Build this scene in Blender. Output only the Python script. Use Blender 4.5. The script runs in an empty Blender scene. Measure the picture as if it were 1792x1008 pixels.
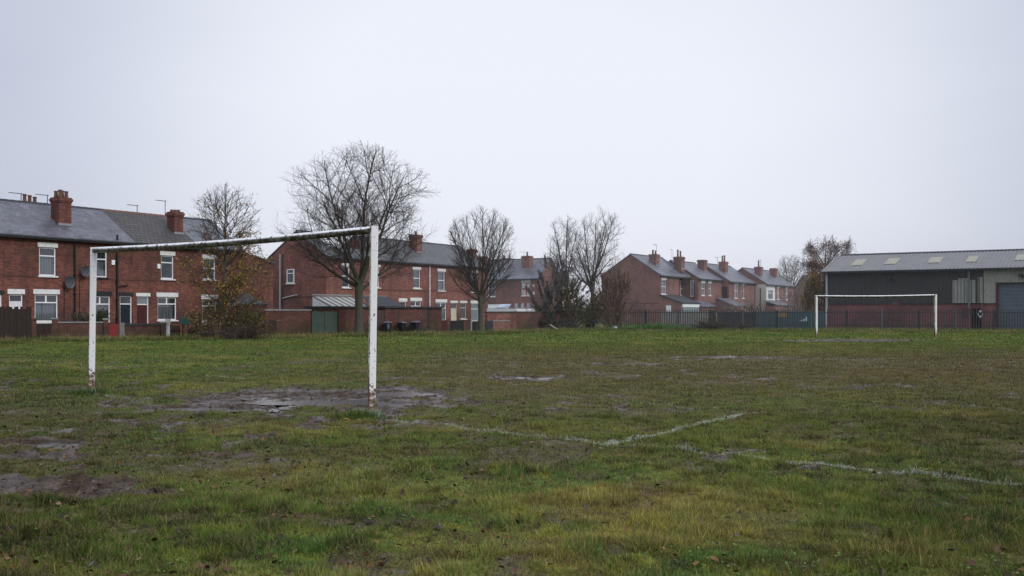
import bpy, math, random
import numpy as np
from mathutils import Vector, Matrix

random.seed(7)
RNG = np.random.default_rng(11)
scene = bpy.context.scene
COL = scene.collection
F, CX, HY, CZ = 1742.0, 896.0, 547.0, 1.335      # focal length (px), principal x, horizon y, eye height
TH = math.atan2(0.845, 0.535)                     # street direction
TH2 = TH - math.pi / 2                            # across the street direction
R = math.radians


def W(px, py, Y):
    return Vector(((px - CX) * Y / F, Y, CZ - (py - HY) * Y / F))


def G(px, py):
    Y = CZ * F / (py - HY)
    return ((px - CX) * Y / F, Y)


# ------------------------------------------------------------------ mesh helpers
class MB:
    def __init__(s):
        s.v = []; s.f = []

    def poly(s, pts):
        n = len(s.v); s.v += [tuple(p) for p in pts]; s.f.append(tuple(range(n, n + len(pts)))); return s

    def box(s, x0, x1, y0, y1, z0, z1):
        n = len(s.v)
        s.v += [(x0, y0, z0), (x1, y0, z0), (x1, y1, z0), (x0, y1, z0), (x0, y0, z1), (x1, y0, z1), (x1, y1, z1), (x0, y1, z1)]
        for q in ((0, 3, 2, 1), (4, 5, 6, 7), (0, 1, 5, 4), (1, 2, 6, 5), (2, 3, 7, 6), (3, 0, 4, 7)):
            s.f.append(tuple(n + i for i in q))
        return s

    def prism(s, a, b):
        """two matching polygons a and b joined into a closed solid"""
        n = len(s.v); k = len(a)
        s.v += [tuple(p) for p in a] + [tuple(p) for p in b]
        s.f.append(tuple(n + i for i in range(k)))
        s.f.append(tuple(n + k + i for i in reversed(range(k))))
        for i in range(k):
            j = (i + 1) % k
            s.f.append((n + j, n + i, n + k + i, n + k + j))
        return s

    def tube(s, pts, rad, n=8, cap=True, phase=0.0):
        pts = [Vector(p) for p in pts]
        if not hasattr(rad, '__len__'): rad = [rad] * len(pts)
        base = len(s.v)
        d = (pts[-1] - pts[0]).normalized()
        ref = Vector((0, 0, 1)) if abs(d.z) < .9 else Vector((1, 0, 0))
        for i, p in enumerate(pts):
            t = (pts[min(i + 1, len(pts) - 1)] - pts[max(i - 1, 0)]).normalized()
            u = t.cross(ref)
            if u.length < 1e-4: u = t.cross(Vector((0, 1, 0)))
            u.normalize(); w = t.cross(u)
            for k in range(n):
                a = 2 * math.pi * k / n + phase
                q = p + (u * math.cos(a) + w * math.sin(a)) * rad[i]
                s.v.append((q.x, q.y, q.z))
        for i in range(len(pts) - 1):
            for k in range(n):
                a = base + i * n + k; b = base + i * n + (k + 1) % n
                s.f.append((a, a + n, b + n, b))
        if cap:
            s.f.append(tuple(base + k for k in range(n)))
            e = base + (len(pts) - 1) * n
            s.f.append(tuple(e + k for k in reversed(range(n))))
        return s

    def build(s, name, mat, parent=None, smooth=False, loc=None, rz=0.0, bevel=0.0):
        me = bpy.data.meshes.new(name)
        me.from_pydata(s.v, [], s.f); me.update()
        if smooth: me.polygons.foreach_set('use_smooth', [True] * len(me.polygons))
        if mat: me.materials.append(mat)
        o = bpy.data.objects.new(name, me); COL.objects.link(o)
        if parent: o.parent = parent
        if loc is not None: o.location = loc
        o.rotation_euler.z = rz
        if bevel:
            m = o.modifiers.new('bevel', 'BEVEL'); m.width = bevel; m.segments = 2; m.limit_method = 'ANGLE'
        return o


def big_mesh(name, verts, faces, mat, colors=None, attrs=None, smooth=False, parent=None):
    """fast numpy mesh; faces is (n,k)"""
    me = bpy.data.meshes.new(name)
    nv, (nf, k) = len(verts), faces.shape
    me.vertices.add(nv); me.vertices.foreach_set('co', np.ascontiguousarray(verts, dtype=np.float32).ravel())
    me.loops.add(nf * k); me.loops.foreach_set('vertex_index', np.ascontiguousarray(faces, dtype=np.int32).ravel())
    me.polygons.add(nf); me.polygons.foreach_set('loop_start', np.arange(0, nf * k, k, dtype=np.int32))
    me.polygons.foreach_set('loop_total', np.full(nf, k, dtype=np.int32))
    if smooth: me.polygons.foreach_set('use_smooth', np.ones(nf, dtype=bool))
    me.update(calc_edges=True)
    if colors is not None:
        a = me.color_attributes.new('tone', 'FLOAT_COLOR', 'POINT')
        c = np.ones((nv, 4), dtype=np.float32); c[:, :3] = colors
        a.data.foreach_set('color', c.ravel())
    for kx, arr in (attrs or {}).items():
        a = me.attributes.new(kx, 'FLOAT', 'POINT'); a.data.foreach_set('value', arr.astype(np.float32).ravel())
    me.materials.append(mat)
    o = bpy.data.objects.new(name, me); COL.objects.link(o)
    if parent: o.parent = parent
    return o


def tag(o, label=None, cat=None, group=None, kind=None):
    if label: o['label'] = label
    if cat: o['category'] = cat
    if group: o['group'] = group
    if kind: o['kind'] = kind
    return o


def empty(name, loc=(0, 0, 0), rz=0.0, label=None, cat=None, group=None):
    o = bpy.data.objects.new(name, None); COL.objects.link(o)
    o.empty_display_size = .2; o.location = loc; o.rotation_euler.z = rz
    return tag(o, label, cat, group)


# ------------------------------------------------------------------ numpy noise
def vnoise(x, y, seed=0):
    x = np.asarray(x, dtype=np.float64); y = np.asarray(y, dtype=np.float64)
    xi = np.floor(x).astype(np.int64); yi = np.floor(y).astype(np.int64)
    fx = x - xi; fy = y - yi
    fx = fx * fx * (3 - 2 * fx); fy = fy * fy * (3 - 2 * fy)
    def h(a, b):
        n = (a * 374761393 + b * 668265263 + seed * 1442695041) & 0xffffffff
        n = ((n ^ (n >> 13)) * 1274126177) & 0xffffffff
        n = (n ^ (n >> 16)) & 0xffffffff
        return n / 4294967295.0
    return (h(xi, yi) * (1 - fx) + h(xi + 1, yi) * fx) * (1 - fy) + (h(xi, yi + 1) * (1 - fx) + h(xi + 1, yi + 1) * fx) * fy


def fbm(x, y, seed=0, oct=4):
    t = 0; a = .5; s = 0
    for i in range(oct):
        t = t + a * vnoise(x * 2 ** i, y * 2 ** i, seed + i * 17); s += a; a *= .5
    return t / s


def sstep(a, b, x):
    t = np.clip((x - a) / (b - a), 0, 1)
    return t * t * (3 - 2 * t)


# ------------------------------------------------------------------ materials
class NT:
    def __init__(s, name):
        s.m = bpy.data.materials.new(name); s.m.use_nodes = True
        s.t = s.m.node_tree; s.t.nodes.clear()
        s.out = s.n('ShaderNodeOutputMaterial')

    def n(s, typ, **kw):
        nd = s.t.nodes.new(typ)
        for k, v in kw.items():
            if k.startswith('i_'):
                nd.inputs[k[2:].replace('_', ' ')].default_value = v
            else: setattr(nd, k, v)
        return nd

    def l(s, a, b): s.t.links.new(a, b)

    def math(s, op, a, b=None, clamp=False):
        nd = s.n('ShaderNodeMath', operation=op, use_clamp=clamp)
        for i, x in enumerate((a, b)):
            if x is None: continue
            if isinstance(x, (int, float)): nd.inputs[i].default_value = x
            else: s.l(x, nd.inputs[i])
        return nd.outputs[0]

    def mix(s, fac, a, b, mode='MIX'):
        nd = s.n('ShaderNodeMix', data_type='RGBA', blend_type=mode)
        for i, x in ((0, fac), (6, a), (7, b)):
            if isinstance(x, (int, float)): nd.inputs[i].default_value = x
            elif isinstance(x, tuple): nd.inputs[i].default_value = x if len(x) == 4 else (*x, 1)
            else: s.l(x, nd.inputs[i])
        return nd.outputs[2]

    def ramp(s, fac, p0, p1):
        nd = s.n('ShaderNodeMapRange', interpolation_type='SMOOTHSTEP'); nd.inputs[1].default_value = p0; nd.inputs[2].default_value = p1
        s.l(fac, nd.inputs[0]); return nd.outputs[0]

    def noise(s, scale, vec=None, detail=4, rough=.55):
        nd = s.n('ShaderNodeTexNoise'); nd.inputs['Scale'].default_value = scale; nd.inputs['Detail'].default_value = detail; nd.inputs['Roughness'].default_value = rough
        if vec is not None: s.l(vec, nd.inputs['Vector'])
        return nd.outputs['Fac']

    def obj(s): return s.n('ShaderNodeTexCoord').outputs['Object']

    def scaled(s, vec, sx, sy, sz):
        nd = s.n('ShaderNodeMapping'); s.l(vec, nd.inputs[0]); nd.inputs['Scale'].default_value = (sx, sy, sz); return nd.outputs[0]

    def bsdf(s, col, rough=.8, spec=.3, metal=0.0, height=None, bump=.2, dist=.01):
        b = s.n('ShaderNodeBsdfPrincipled')
        for nm, x in (('Base Color', col), ('Roughness', rough), ('Metallic', metal), ('Specular IOR Level', spec)):
            if isinstance(x, (int, float)): b.inputs[nm].default_value = x
            elif isinstance(x, tuple): b.inputs[nm].default_value = x if len(x) == 4 else (*x, 1)
            else: s.l(x, b.inputs[nm])
        if height is not None:
            bp = s.n('ShaderNodeBump'); bp.inputs['Strength'].default_value = bump; bp.inputs['Distance'].default_value = dist
            s.l(height, bp.inputs['Height']); s.l(bp.outputs[0], b.inputs['Normal'])
        s.l(b.outputs[0], s.out.inputs[0])
        return b


def plain(name, col, rough=.7, var=.35, scale=3.0, spec=.3, metal=0.0, streak=False, bump=.15, dirt=(.08, .07, .05), dirtamt=.25):
    t = NT(name); v = t.obj()
    n1 = t.noise(scale, v, 5); vec = t.scaled(v, 6, 6, .7) if streak else v
    n2 = t.noise(scale * 2.3, vec, 4)
    c = t.mix(n1, tuple(x * (1 - var) for x in col), tuple(min(1, x * (1 + var)) for x in col))
    c = t.mix(t.math('MULTIPLY', t.ramp(n2, .5, .75), dirtamt), c, dirt)
    t.bsdf(c, rough, spec, metal, t.noise(scale * 9, v, 3), bump)
    return t.m


def brick(name, c1, c2, mortar=(.10, .085, .075), dark=.5, green=.3, bw=.235, rh=.077):
    t = NT(name); v = t.obj()
    sp = t.n('ShaderNodeSeparateXYZ'); t.l(v, sp.inputs[0])
    cb = t.n('ShaderNodeCombineXYZ'); t.l(t.math('ADD', sp.outputs[0], sp.outputs[1]), cb.inputs[0]); t.l(sp.outputs[2], cb.inputs[1])
    b = t.n('ShaderNodeTexBrick'); t.l(cb.outputs[0], b.inputs['Vector'])
    b.inputs['Scale'].default_value = 1; b.inputs['Brick Width'].default_value = bw; b.inputs['Row Height'].default_value = rh
    b.inputs['Mortar Size'].default_value = .0065; b.inputs['Mortar Smooth'].default_value = .3; b.inputs['Bias'].default_value = -.1
    b.inputs['Color1'].default_value = (*c1, 1); b.inputs['Color2'].default_value = (*c2, 1); b.inputs['Mortar'].default_value = (*mortar, 1)
    # blotches, rain streaks, damp foot
    n1 = t.noise(.55, v, 6, .65); n2 = t.noise(1.6, t.scaled(v, 2.2, 2.2, .35), 5, .6); n3 = t.noise(9, v, 3)
    c = t.mix(t.math('MULTIPLY', t.ramp(n1, .38, .68), dark), b.outputs['Color'], (.035, .022, .02))
    c = t.mix(t.math('MULTIPLY', t.ramp(n2, .45, .75), dark * .9), c, (.05, .03, .028)); n4 = t.noise(.28, v, 3); c = t.mix(t.math('MULTIPLY', t.ramp(n4, .45, .65), .35), c, (.06, .035, .03))
    c = t.mix(t.math('MULTIPLY', t.ramp(t.noise(1.1, v, 6, .7), .52, .74), .5), c, (.33, .15, .10))
    c = t.mix(t.ramp(t.noise(4.5, v, 4), .62, .72), c, t.mix(.5, c, (.02, .014, .013)))
    ft = t.n('ShaderNodeMapRange'); t.l(sp.outputs[2], ft.inputs[0]); ft.inputs[1].default_value = .9; ft.inputs[2].default_value = 0.0
    c = t.mix(t.math('MULTIPLY', t.math('MULTIPLY', ft.outputs[0], n1), green * 1.8), c, (.03, .04, .02))
    t.bsdf(c, .85, .25, 0, t.math('SUBTRACT', 1.0, b.outputs['Fac']), .5, .008)
    return t.m


def slate(name, c1, c2, bw=.28, rh=.2, rough=.42, moss=.2, k=1.85, bump=.5, ms=.009, gap=(.03, .03, .035)):
    t = NT(name); v = t.obj()
    sp = t.n('ShaderNodeSeparateXYZ'); t.l(v, sp.inputs[0])
    cb = t.n('ShaderNodeCombineXYZ'); t.l(sp.outputs[0], cb.inputs[0]); t.l(t.math('MULTIPLY', sp.outputs[2], k), cb.inputs[1])
    b = t.n('ShaderNodeTexBrick'); t.l(cb.outputs[0], b.inputs['Vector'])
    b.inputs['Scale'].default_value = 1; b.inputs['Brick Width'].default_value = bw; b.inputs['Row Height'].default_value = rh
    b.inputs['Mortar Size'].default_value = ms; b.inputs['Mortar Smooth'].default_value = .2
    b.inputs['Color1'].default_value = (*c1, 1); b.inputs['Color2'].default_value = (*c2, 1); b.inputs['Mortar'].default_value = (*gap, 1)
    n1 = t.noise(.8, v, 6, .6); n2 = t.noise(3, t.scaled(v, 3, .6, .6), 5)
    c = t.mix(t.math('MULTIPLY', t.ramp(n1, .4, .65), .6), b.outputs['Color'], (.045, .043, .046))
    c = t.mix(t.math('MULTIPLY', t.ramp(n2, .55, .75), moss), c, (.06, .065, .035))
    rr = t.math('ADD', t.math('MULTIPLY', n2, .3), rough - .12)
    saw = t.math('FRACT', t.math('DIVIDE', t.math('MULTIPLY', sp.outputs[2], k), rh))
    h = t.math('SUBTRACT', t.math('SUBTRACT', 1.0, t.math('MULTIPLY', saw, .6)), b.outputs['Fac'])
    t.bsdf(c, rr, .5, 0, h, bump, .015)
    return t.m


M = {}
M['brickA'] = brick('weathered_red_brick', (.285, .100, .070), (.12, .042, .036), dark=.60)
M['brickB'] = brick('orange_red_brick', (.36, .142, .104), (.19, .074, .060), dark=.48)
M['brickD'] = brick('mist_paled_red_brick', (.33, .155, .125), (.21, .10, .085), mortar=(.15, .13, .12), dark=.38)  # distant mist mixed into the brick colour: paler and greyer
M['brickC'] = brick('pale_red_brick', (.33, .155, .125), (.21, .10, .085), dark=.3)
M['brickW'] = brick('garden_wall_brick', (.19, .075, .056), (.10, .042, .034), dark=.6, green=.8)
M['brickU'] = brick('plinth_brick', (.27, .10, .095), (.19, .075, .075), dark=.35, green=.3)
M['slateA'] = slate('wet_blue_slate', (.15, .155, .18), (.07, .075, .09), rough=.40)
M['slateB'] = slate('grey_mossy_slate', (.115, .115, .12), (.05, .052, .055), rough=.5, moss=.5)
M['slateD'] = slate('mist_paled_blue_slate', (.16, .165, .19), (.12, .125, .15), rough=.38)  # blue slate, its colour paled to suggest distant mist
M['tile'] = slate('brown_interlocking_tile', (.085, .075, .07), (.045, .04, .038), bw=.33, rh=.32, rough=.62, moss=.3, bump=1.0, ms=.03, gap=(.015, .015, .015))
M['felt'] = plain('dark_roof_felt', (.045, .045, .05), .8, .3, 2, bump=.3)
M['white'] = plain('white_window_plastic', (.86, .87, .88), .4, .06, 4, dirtamt=.12, bump=.02)
M['lintel'] = plain('painted_stone_white', (.76, .76, .75), .75, .15, 5, dirtamt=.45, bump=.3)
M['blacklintel'] = plain('painted_stone_black', (.025, .025, .028), .6, .2, 5, dirtamt=.1)
M['cream'] = plain('cream_painted_wood', (.62, .58, .46), .6, .12, 4)
M['black'] = plain('black_plastic_pipe', (.018, .018, .02), .45, .2, 4, dirtamt=.2)
M['greypipe'] = plain('pale_grey_pipe', (.42, .43, .45), .5, .15, 5, dirtamt=.3)
M['darkred'] = plain('dark_red_paint', (.07, .018, .02), .5, .2, 4)
M['darkdoor'] = plain('dark_blue_paint', (.018, .022, .035), .4, .2, 4)
M['redpaint'] = plain('red_plastic', (.22, .025, .025), .5, .3, 3)
M['concrete'] = plain('weathered_concrete', (.24, .23, .21), .85, .25, 4, streak=True, dirtamt=.5, bump=.4)
M['coping'] = plain('stone_coping', (.26, .26, .26), .8, .25, 4, dirtamt=.5, bump=.3)
M['wooddark'] = plain('wet_dark_fence_wood', (.035, .022, .018), .7, .5, 5, streak=True, dirtamt=.4, bump=.5)
M['woodgreen'] = plain('weathered_green_paint_wood', (.065, .095, .075), .75, .35, 3, streak=True, dirt=(.03, .035, .03), dirtamt=.8, bump=.5)
M['bin'] = plain('dark_blue_grey_bin_plastic', (.012, .015, .024), .4, .25, 4)
M['binlid'] = plain('pale_bin_lid', (.14, .15, .17), .5, .25, 4)
M['teal'] = plain('teal_painted_board', (.05, .095, .105), .6, .3, 1.2, streak=True, dirt=(.02, .05, .06), dirtamt=.6)
M['ochre'] = plain('ochre_board', (.28, .19, .06), .7, .3, 2)
M['bluewhite'] = plain('blue_white_sheet', (.42, .52, .62), .5, .2, 3)
M['render'] = plain('cream_render', (.56, .54, .47), .85, .12, 1.5, streak=True, dirtamt=.35, bump=.2)
M['renderw'] = plain('white_render', (.70, .71, .72), .85, .1, 1.5, streak=True, dirtamt=.25, bump=.2)
M['galv'] = plain('dull_galvanised_steel', (.045, .046, .052), .5, .25, 6, metal=.3, dirtamt=.35)
M['galvpost'] = plain('pale_galvanised_post', (.15, .16, .175), .5, .2, 6, metal=.3, dirtamt=.35)
M['clad'] = plain('dark_olive_cladding', (.052, .050, .047), .6, .16, .8, streak=True, dirt=(.03, .028, .025), dirtamt=.5)
M['cladpale'] = plain('weathered_pale_cladding', (.33, .325, .29), .7, .2, 1.5, streak=True, dirt=(.12, .11, .09), dirtamt=.8)
M['cladbrown'] = plain('brown_cladding_strip', (.07, .05, .045), .7, .2, 2)
M['cladroof'] = plain('grey_corrugated_roof', (.19, .19, .19), .7, .12, .7, streak=False, dirt=(.10, .10, .10), dirtamt=.5)
M['skylight'] = plain('yellowed_rooflight_sheet', (.30, .29, .22), .5, .15, 2, dirtamt=.4)
M['shutter'] = plain('blue_grey_roller_door', (.105, .135, .165), .5, .15, 1, dirtamt=.3)
M['bluedoor'] = plain('petrol_blue_door', (.02, .065, .085), .5, .2, 2)
M['lamp'] = plain('dark_lamp_housing', (.02, .02, .02), .5, .1, 3)
M['dish'] = plain('grey_dish', (.07, .075, .085), .5, .15, 4)
M['pot'] = plain('clay_chimney_pot', (.15, .075, .055), .8, .3, 5, dirtamt=.5)
M['lead'] = plain('pale_lead_flashing', (.27, .27, .28), .6, .2, 5)
M['glassroof'] = plain('dirty_translucent_sheet', (.33, .34, .31), .35, .3, 2, streak=True, dirt=(.12, .13, .09), dirtamt=.8)
M['flagwhite'] = plain('white_flag_cloth', (.62, .62, .62), .9, .05, 3)
M['flagred'] = plain('red_flag_cloth', (.38, .05, .06), .9, .05, 3)
M['greenbox'] = plain('teal_green_box', (.02, .12, .11), .5, .2, 4)
M['litter'] = plain('white_plastic_litter', (.7, .7, .72), .4, .1, 9)


def glass_pane():
    t = NT('window_glass')
    g = t.n('ShaderNodeBsdfGlossy'); g.inputs['Roughness'].default_value = .03; g.inputs['Color'].default_value = (.9, .93, .97, 1)
    tr = t.n('ShaderNodeBsdfTransparent'); tr.inputs[0].default_value = (.62, .66, .68, 1)
    fr = t.n('ShaderNodeFresnel'); fr.inputs[0].default_value = 1.5
    mx = t.n('ShaderNodeMixShader'); t.l(t.math('ADD', fr.outputs[0], .10), mx.inputs[0])
    t.l(tr.outputs[0], mx.inputs[1]); t.l(g.outputs[0], mx.inputs[2]); t.l(mx.outputs[0], t.out.inputs[0])
    return t.m


M['glass'] = glass_pane()
t = NT('dark_window_glass'); v = t.obj()
t.bsdf(t.mix(t.noise(1.7, v, 3), (.012, .015, .02), (.10, .11, .12)), .12, .8); M['panedark'] = t.m
t = NT('frosted_window_glass'); v = t.obj()
t.bsdf(t.mix(t.noise(2.5, v, 3), (.16, .20, .22), (.26, .31, .33)), .25, .6); M['panepale'] = t.m
t = NT('net_curtain'); v = t.obj()
wv = t.n('ShaderNodeTexWave'); wv.inputs['Scale'].default_value = 5; wv.inputs['Distortion'].default_value = 3.5; t.l(t.scaled(v, 1, 1, .08), wv.inputs[0])
t.bsdf(t.mix(wv.outputs['Fac'], (.26, .28, .30), (.66, .68, .70)), .9, .1); M['curtain'] = t.m


def goal_paint(name, post=True):
    """old white gloss paint, algae below, rust where it flakes"""
    t = NT(name); v = t.obj(); sp = t.n('ShaderNodeSeparateXYZ'); t.l(v, sp.inputs[0])
    n1 = t.noise(3, v, 6, .7); n2 = t.noise(16, v, 6, .7); n3 = t.noise(7, t.scaled(v, 1, 1, .25) if post else t.scaled(v, .3, 1, 1), 5)
    c = t.mix(n1, (.80, .81, .82), (.90, .90, .89))
    geo = t.n('ShaderNodeNewGeometry'); nz = t.n('ShaderNodeSeparateXYZ'); t.l(t.n('ShaderNodeTexCoord').outputs['Normal'], nz.inputs[0])
    if post:
        low = t.n('ShaderNodeMapRange'); t.l(sp.outputs[2], low.inputs[0]); low.inputs[1].default_value = .75; low.inputs[2].default_value = .1
        side = t.ramp(nz.outputs[0], -.3, -.8)
        grime = t.math('MULTIPLY', t.math('ADD', side, .10), t.ramp(n3, .30, .62))
        c = t.mix(t.math('MULTIPLY', grime, .95), c, (.46, .40, .20))
        rust = t.math('MULTIPLY', t.math('ADD', t.math('MULTIPLY', low.outputs[0], .27), t.math('ADD', t.math('MULTIPLY', side, .17), .03)), 1)
        rm = t.ramp(t.math('ADD', n2, rust), .69, .76)
        thr = t.ramp(t.math('ADD', t.noise(19, v, 2), t.math('MULTIPLY', side, .06)), .655, .68)
        c = t.mix(t.math('MULTIPLY', t.ramp(t.math('ADD', n3, low.outputs[0]), .95, 1.4), .6), c, (.42, .33, .24))
        c = t.mix(rm, c, t.mix(t.noise(40, v, 3), (.05, .022, .012), (.24, .13, .07)))
        c = t.mix(thr, c, (.04, .015, .01))
    else:
        under = t.ramp(nz.outputs[2], .65, -.10)
        fl = t.ramp(t.math('ADD', t.math('MULTIPLY', n3, .8), t.math('MULTIPLY', under, .70)), .58, .82)
        c = t.mix(t.math('MULTIPLY', fl, .9), c, t.mix(n2, (.022, .026, .008), (.13, .15, .05)))
        c = t.mix(t.ramp(t.math('ADD', n2, t.math('MULTIPLY', under, .10)), .56, .61), c, (.035, .018, .01))
        c = t.mix(t.math('MULTIPLY', t.ramp(n1, .5, .7), .3), c, (.52, .52, .45))
    t.bsdf(c, .45, .4, 0, n2, .35, .004)
    return t.m


M['goalpost'] = goal_paint('flaking_white_post_paint', True)
M['goalbar'] = goal_paint('algae_stained_bar_paint', False)

t = NT('bark'); v = t.obj(); vv = t.scaled(v, 1, 1, .25)
c = t.mix(t.noise(14, vv, 6), (.035, .030, .024), (.13, .12, .095)); c = t.mix(t.math('MULTIPLY', t.ramp(t.noise(1.5, v, 4), .45, .7), .5), c, (.07, .085, .04))
t.bsdf(c, .9, .15, 0, t.noise(20, vv, 5), .7, .02); M['bark'] = t.m
M['twig'] = plain('thin_twig_bark', (.055, .045, .040), .9, .3, 2, bump=0)
M['twigfar'] = plain('mist_paled_twig_bark', (.12, .105, .10), .9, .3, 2, bump=0)  # twig colour lightened to paint in the mist of distance
M['twigbrown'] = plain('brown_twig_bark', (.085, .058, .05), .9, .3, 2, bump=0)


def leafmat(name, translucent=.35, rough=.55, spec=.06):
    t = NT(name)
    a = t.n('ShaderNodeAttribute', attribute_name='tone')
    b = t.n('ShaderNodeBsdfPrincipled'); t.l(a.outputs['Color'], b.inputs['Base Color']); b.inputs['Roughness'].default_value = rough; b.inputs['Specular IOR Level'].default_value = spec
    tr = t.n('ShaderNodeBsdfTranslucent'); t.l(a.outputs['Color'], tr.inputs[0])
    mx = t.n('ShaderNodeMixShader'); mx.inputs[0].default_value = translucent
    t.l(b.outputs[0], mx.inputs[1]); t.l(tr.outputs[0], mx.inputs[2]); t.l(mx.outputs[0], t.out.inputs[0])
    return t.m


M['leaf'] = leafmat('leaf_tones')
M['blade'] = leafmat('grass_blade_tones', .3, .5)
M['deadleaf'] = leafmat('wet_dead_leaf_tones', .05, .5, .10)

# ------------------------------------------------------------------ the field: where it is muddy, wet, dry, chalked
def ell(px, py, hx, hy):
    x, y = G(px, py); return (x, y, hx, hy)


MUD = [  # centre on the ground, half sizes (m), strength
    (*ell(520, 699, 2.3, 2.0), 1.0), (*ell(690, 688, 1.1, 1.5), .9), (*ell(925, 661, 1.1, 1.0), .68), (*ell(1060, 660, .8, .6), .42),
    (*ell(1105, 636, 1.0, .8), .52), (*ell(1262, 626, 1.7, 1.0), .58), (16.9, 47.5, 2.9, 2.4, .80), (14.6, 46.0, 2.2, 1.6, .5),
    (*ell(85, 777, .60, .32), .74), (*ell(350, 800, .55, .28), .50), (*ell(60, 845, .72, .45), .84), (*ell(200, 862, .5, .26), .62),
    (*ell(225, 738, .9, .45), .50), (*ell(620, 912, .35, .18), .42), (*ell(740, 742, 1.0, .5), .46), (*ell(1085, 655, 4.5, 4.0), .24),
    (*ell(430, 660, 1.6, 1.0), .2), (*ell(340, 738, 1.0, .5), .38), (-4.2, 9.3, 1.6, 1.6, .34), (*ell(1320, 650, 5, 3.5), .20),
    (*ell(20, 730, 2.0, 1.6), .34), (*ell(560, 800, 1.2, .6), .28), (*ell(1500, 632, 4, 3.0), .3), (*ell(820, 690, 2.5, 2.0), .34),
]
LINES = [  # (x0,y0,x1,y1, strength)
    (*G(648, 730), *G(1070, 779), .50), (*G(840, 753), *G(1070, 779), .45), (*G(1070, 779), *G(1160, 787), .45), (*G(1060, 778), *G(1312, 720), .85), (*G(1160, 787), *G(2200, 888), .78),
    (*G(-200, 672), *G(160, 688), .16), (*G(160, 688), *G(300, 712), .18), (*G(1180, 709), *G(1250, 715), .35), (*G(950, 692), *G(1190, 709), .16),
    (*G(1300, 624), *G(1500, 631), .35), (*G(355, 659), *G(440, 664), .3),
]


PUD = [(*G(px, py), hx, hy, lab) for (px, py, hx, hy, lab) in ((400, 713, 1.1, .28, 'puddle at the left of the goalmouth mud'), (580, 702, 1.1, .55, 'puddle in the near goalmouth'),
       (705, 688, .5, .30, 'puddle beside the near goalpost'), (930, 661, .7, .34, 'puddle in the mud beyond the near goal'), (1265, 626, 1.1, .34, 'thin puddle in midfield'),
       (1500, 596, 2.0, 1.7, 'puddle in the far goalmouth'), (1095, 636, .6, .35, 'small midfield puddle'), (95, 777, .36, .16, 'puddle at the left of the foreground'))]


def lowz(x, y): return float((fbm(np.array([x * .35]), np.array([y * .35]), 71, 3)[0] - .5) * .07 * sstep(75, 45, y))


def field(X, Y):
    """returns mud, line, dry, green, height"""
    X = np.asarray(X, float); Y = np.asarray(Y, float)
    wob = fbm(X * 1.3, Y * 1.3, 3, 5) - .5; wob2 = fbm(X * 5, Y * 3.5, 9, 4) - .5
    mud = np.zeros_like(X)
    for cx, cy, hx, hy, s in MUD:
        d = np.sqrt(((X - cx) / hx) ** 2 + ((Y - cy) / hy) ** 2)
        mud = np.maximum(mud, s * sstep(1.5, .5, d + wob * 1.6 + wob2 * 1.7))
    scatter = sstep(.57, .72, fbm(X * .9 + 40, Y * .9, 21, 5)) * .42 * sstep(60, 25, Y)
    mud = np.maximum(mud, scatter)
    holes = sstep(.545, .66, fbm(X * 3.2 + 11, Y * 2.6, 25, 4)) * (.38 + .25 * sstep(.45, .6, fbm(X * .5, Y * .5, 27, 3))) * sstep(45, 20, Y)
    mud = np.maximum(mud, holes)
    line = np.zeros_like(X)
    for x0, y0, x1, y1, s in LINES:
        dx, dy = x1 - x0, y1 - y0; L2 = dx * dx + dy * dy
        t = np.clip(((X - x0) * dx + (Y - y0) * dy) / L2, 0, 1)
        d = np.hypot(X - x0 - t * dx, Y - y0 - t * dy) + wob2 * .05
        w = .052 + .0013 * Y
        line = np.maximum(line, s * sstep(w * 1.5, w * .6, d) * (0.45 + .9 * fbm(X * 2.2, Y * 2.2, 5, 3)))
    line = line * (1 - .6 * sstep(.4, .8, mud))
    dry = sstep(.52, .72, fbm(X * .7 + 9, Y * .7, 31, 4)) * .55
    for cx, cy, hx, hy, s in ((*ell(1100, 885, 1.3, .8), 1.0), (*ell(1230, 930, .9, .6), .9), (*ell(760, 860, .8, .6), .45), (*ell(470, 835, .9, .8), .55), (*ell(1560, 960, .7, .5), .4)):
        d = np.sqrt(((X - cx) / hx) ** 2 + ((Y - cy) / hy) ** 2)
        dry = np.maximum(dry, s * sstep(1.3, .3, d + wob * 1.3))
    green = sstep(.4, .65, fbm(X * .45, Y * .45 + 7, 51, 4))
    low = (fbm(X * .35, Y * .35, 71, 3) - .5) * .07
    fine = (fbm(X * 4.5, Y * 4.5, 81, 4) - .5) * .085 * sstep(40, 12, Y)
    lump = (fbm(X * 11, Y * 8, 91, 3) - .5) * (.02 + .06 * sstep(.25, .7, mud)) * sstep(60, 14, Y)
    h = (low + fine + lump) * sstep(75, 45, Y) - .03 * sstep(.4, .9, mud) * sstep(75, 45, Y)
    for cx, cy, hx, hy, _ in PUD:
        d = np.sqrt(((X - cx) / hx) ** 2 + ((Y - cy) / hy) ** 2) + wob * 1.4 + wob2 * 1.3
        w_ = sstep(1.15, .8, d); h = h * (1 - w_) + (lowz(cx, cy) - .065) * w_; mud = np.maximum(mud, sstep(1.6, 1.1, d) * .9)
        # a low rim keeps the sheet of water inside its hollow
        rim = sstep(.95, 1.15, d) * sstep(2.2, 1.3, d); h = np.where(rim > 0, np.maximum(h, h * (1 - rim) + rim * (lowz(cx, cy) - .028 + lump * .45)), h)
    for gx, gy in (G(650, 725), G(160, 684)):
        h = h + .02 * np.exp(-((X - gx + .05) ** 2 + (Y - gy - .02) ** 2) / .05)
    return mud, line, dry, green, h


def hz(x, y): return float(field(np.array([x]), np.array([y]))[4][0])


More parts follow.
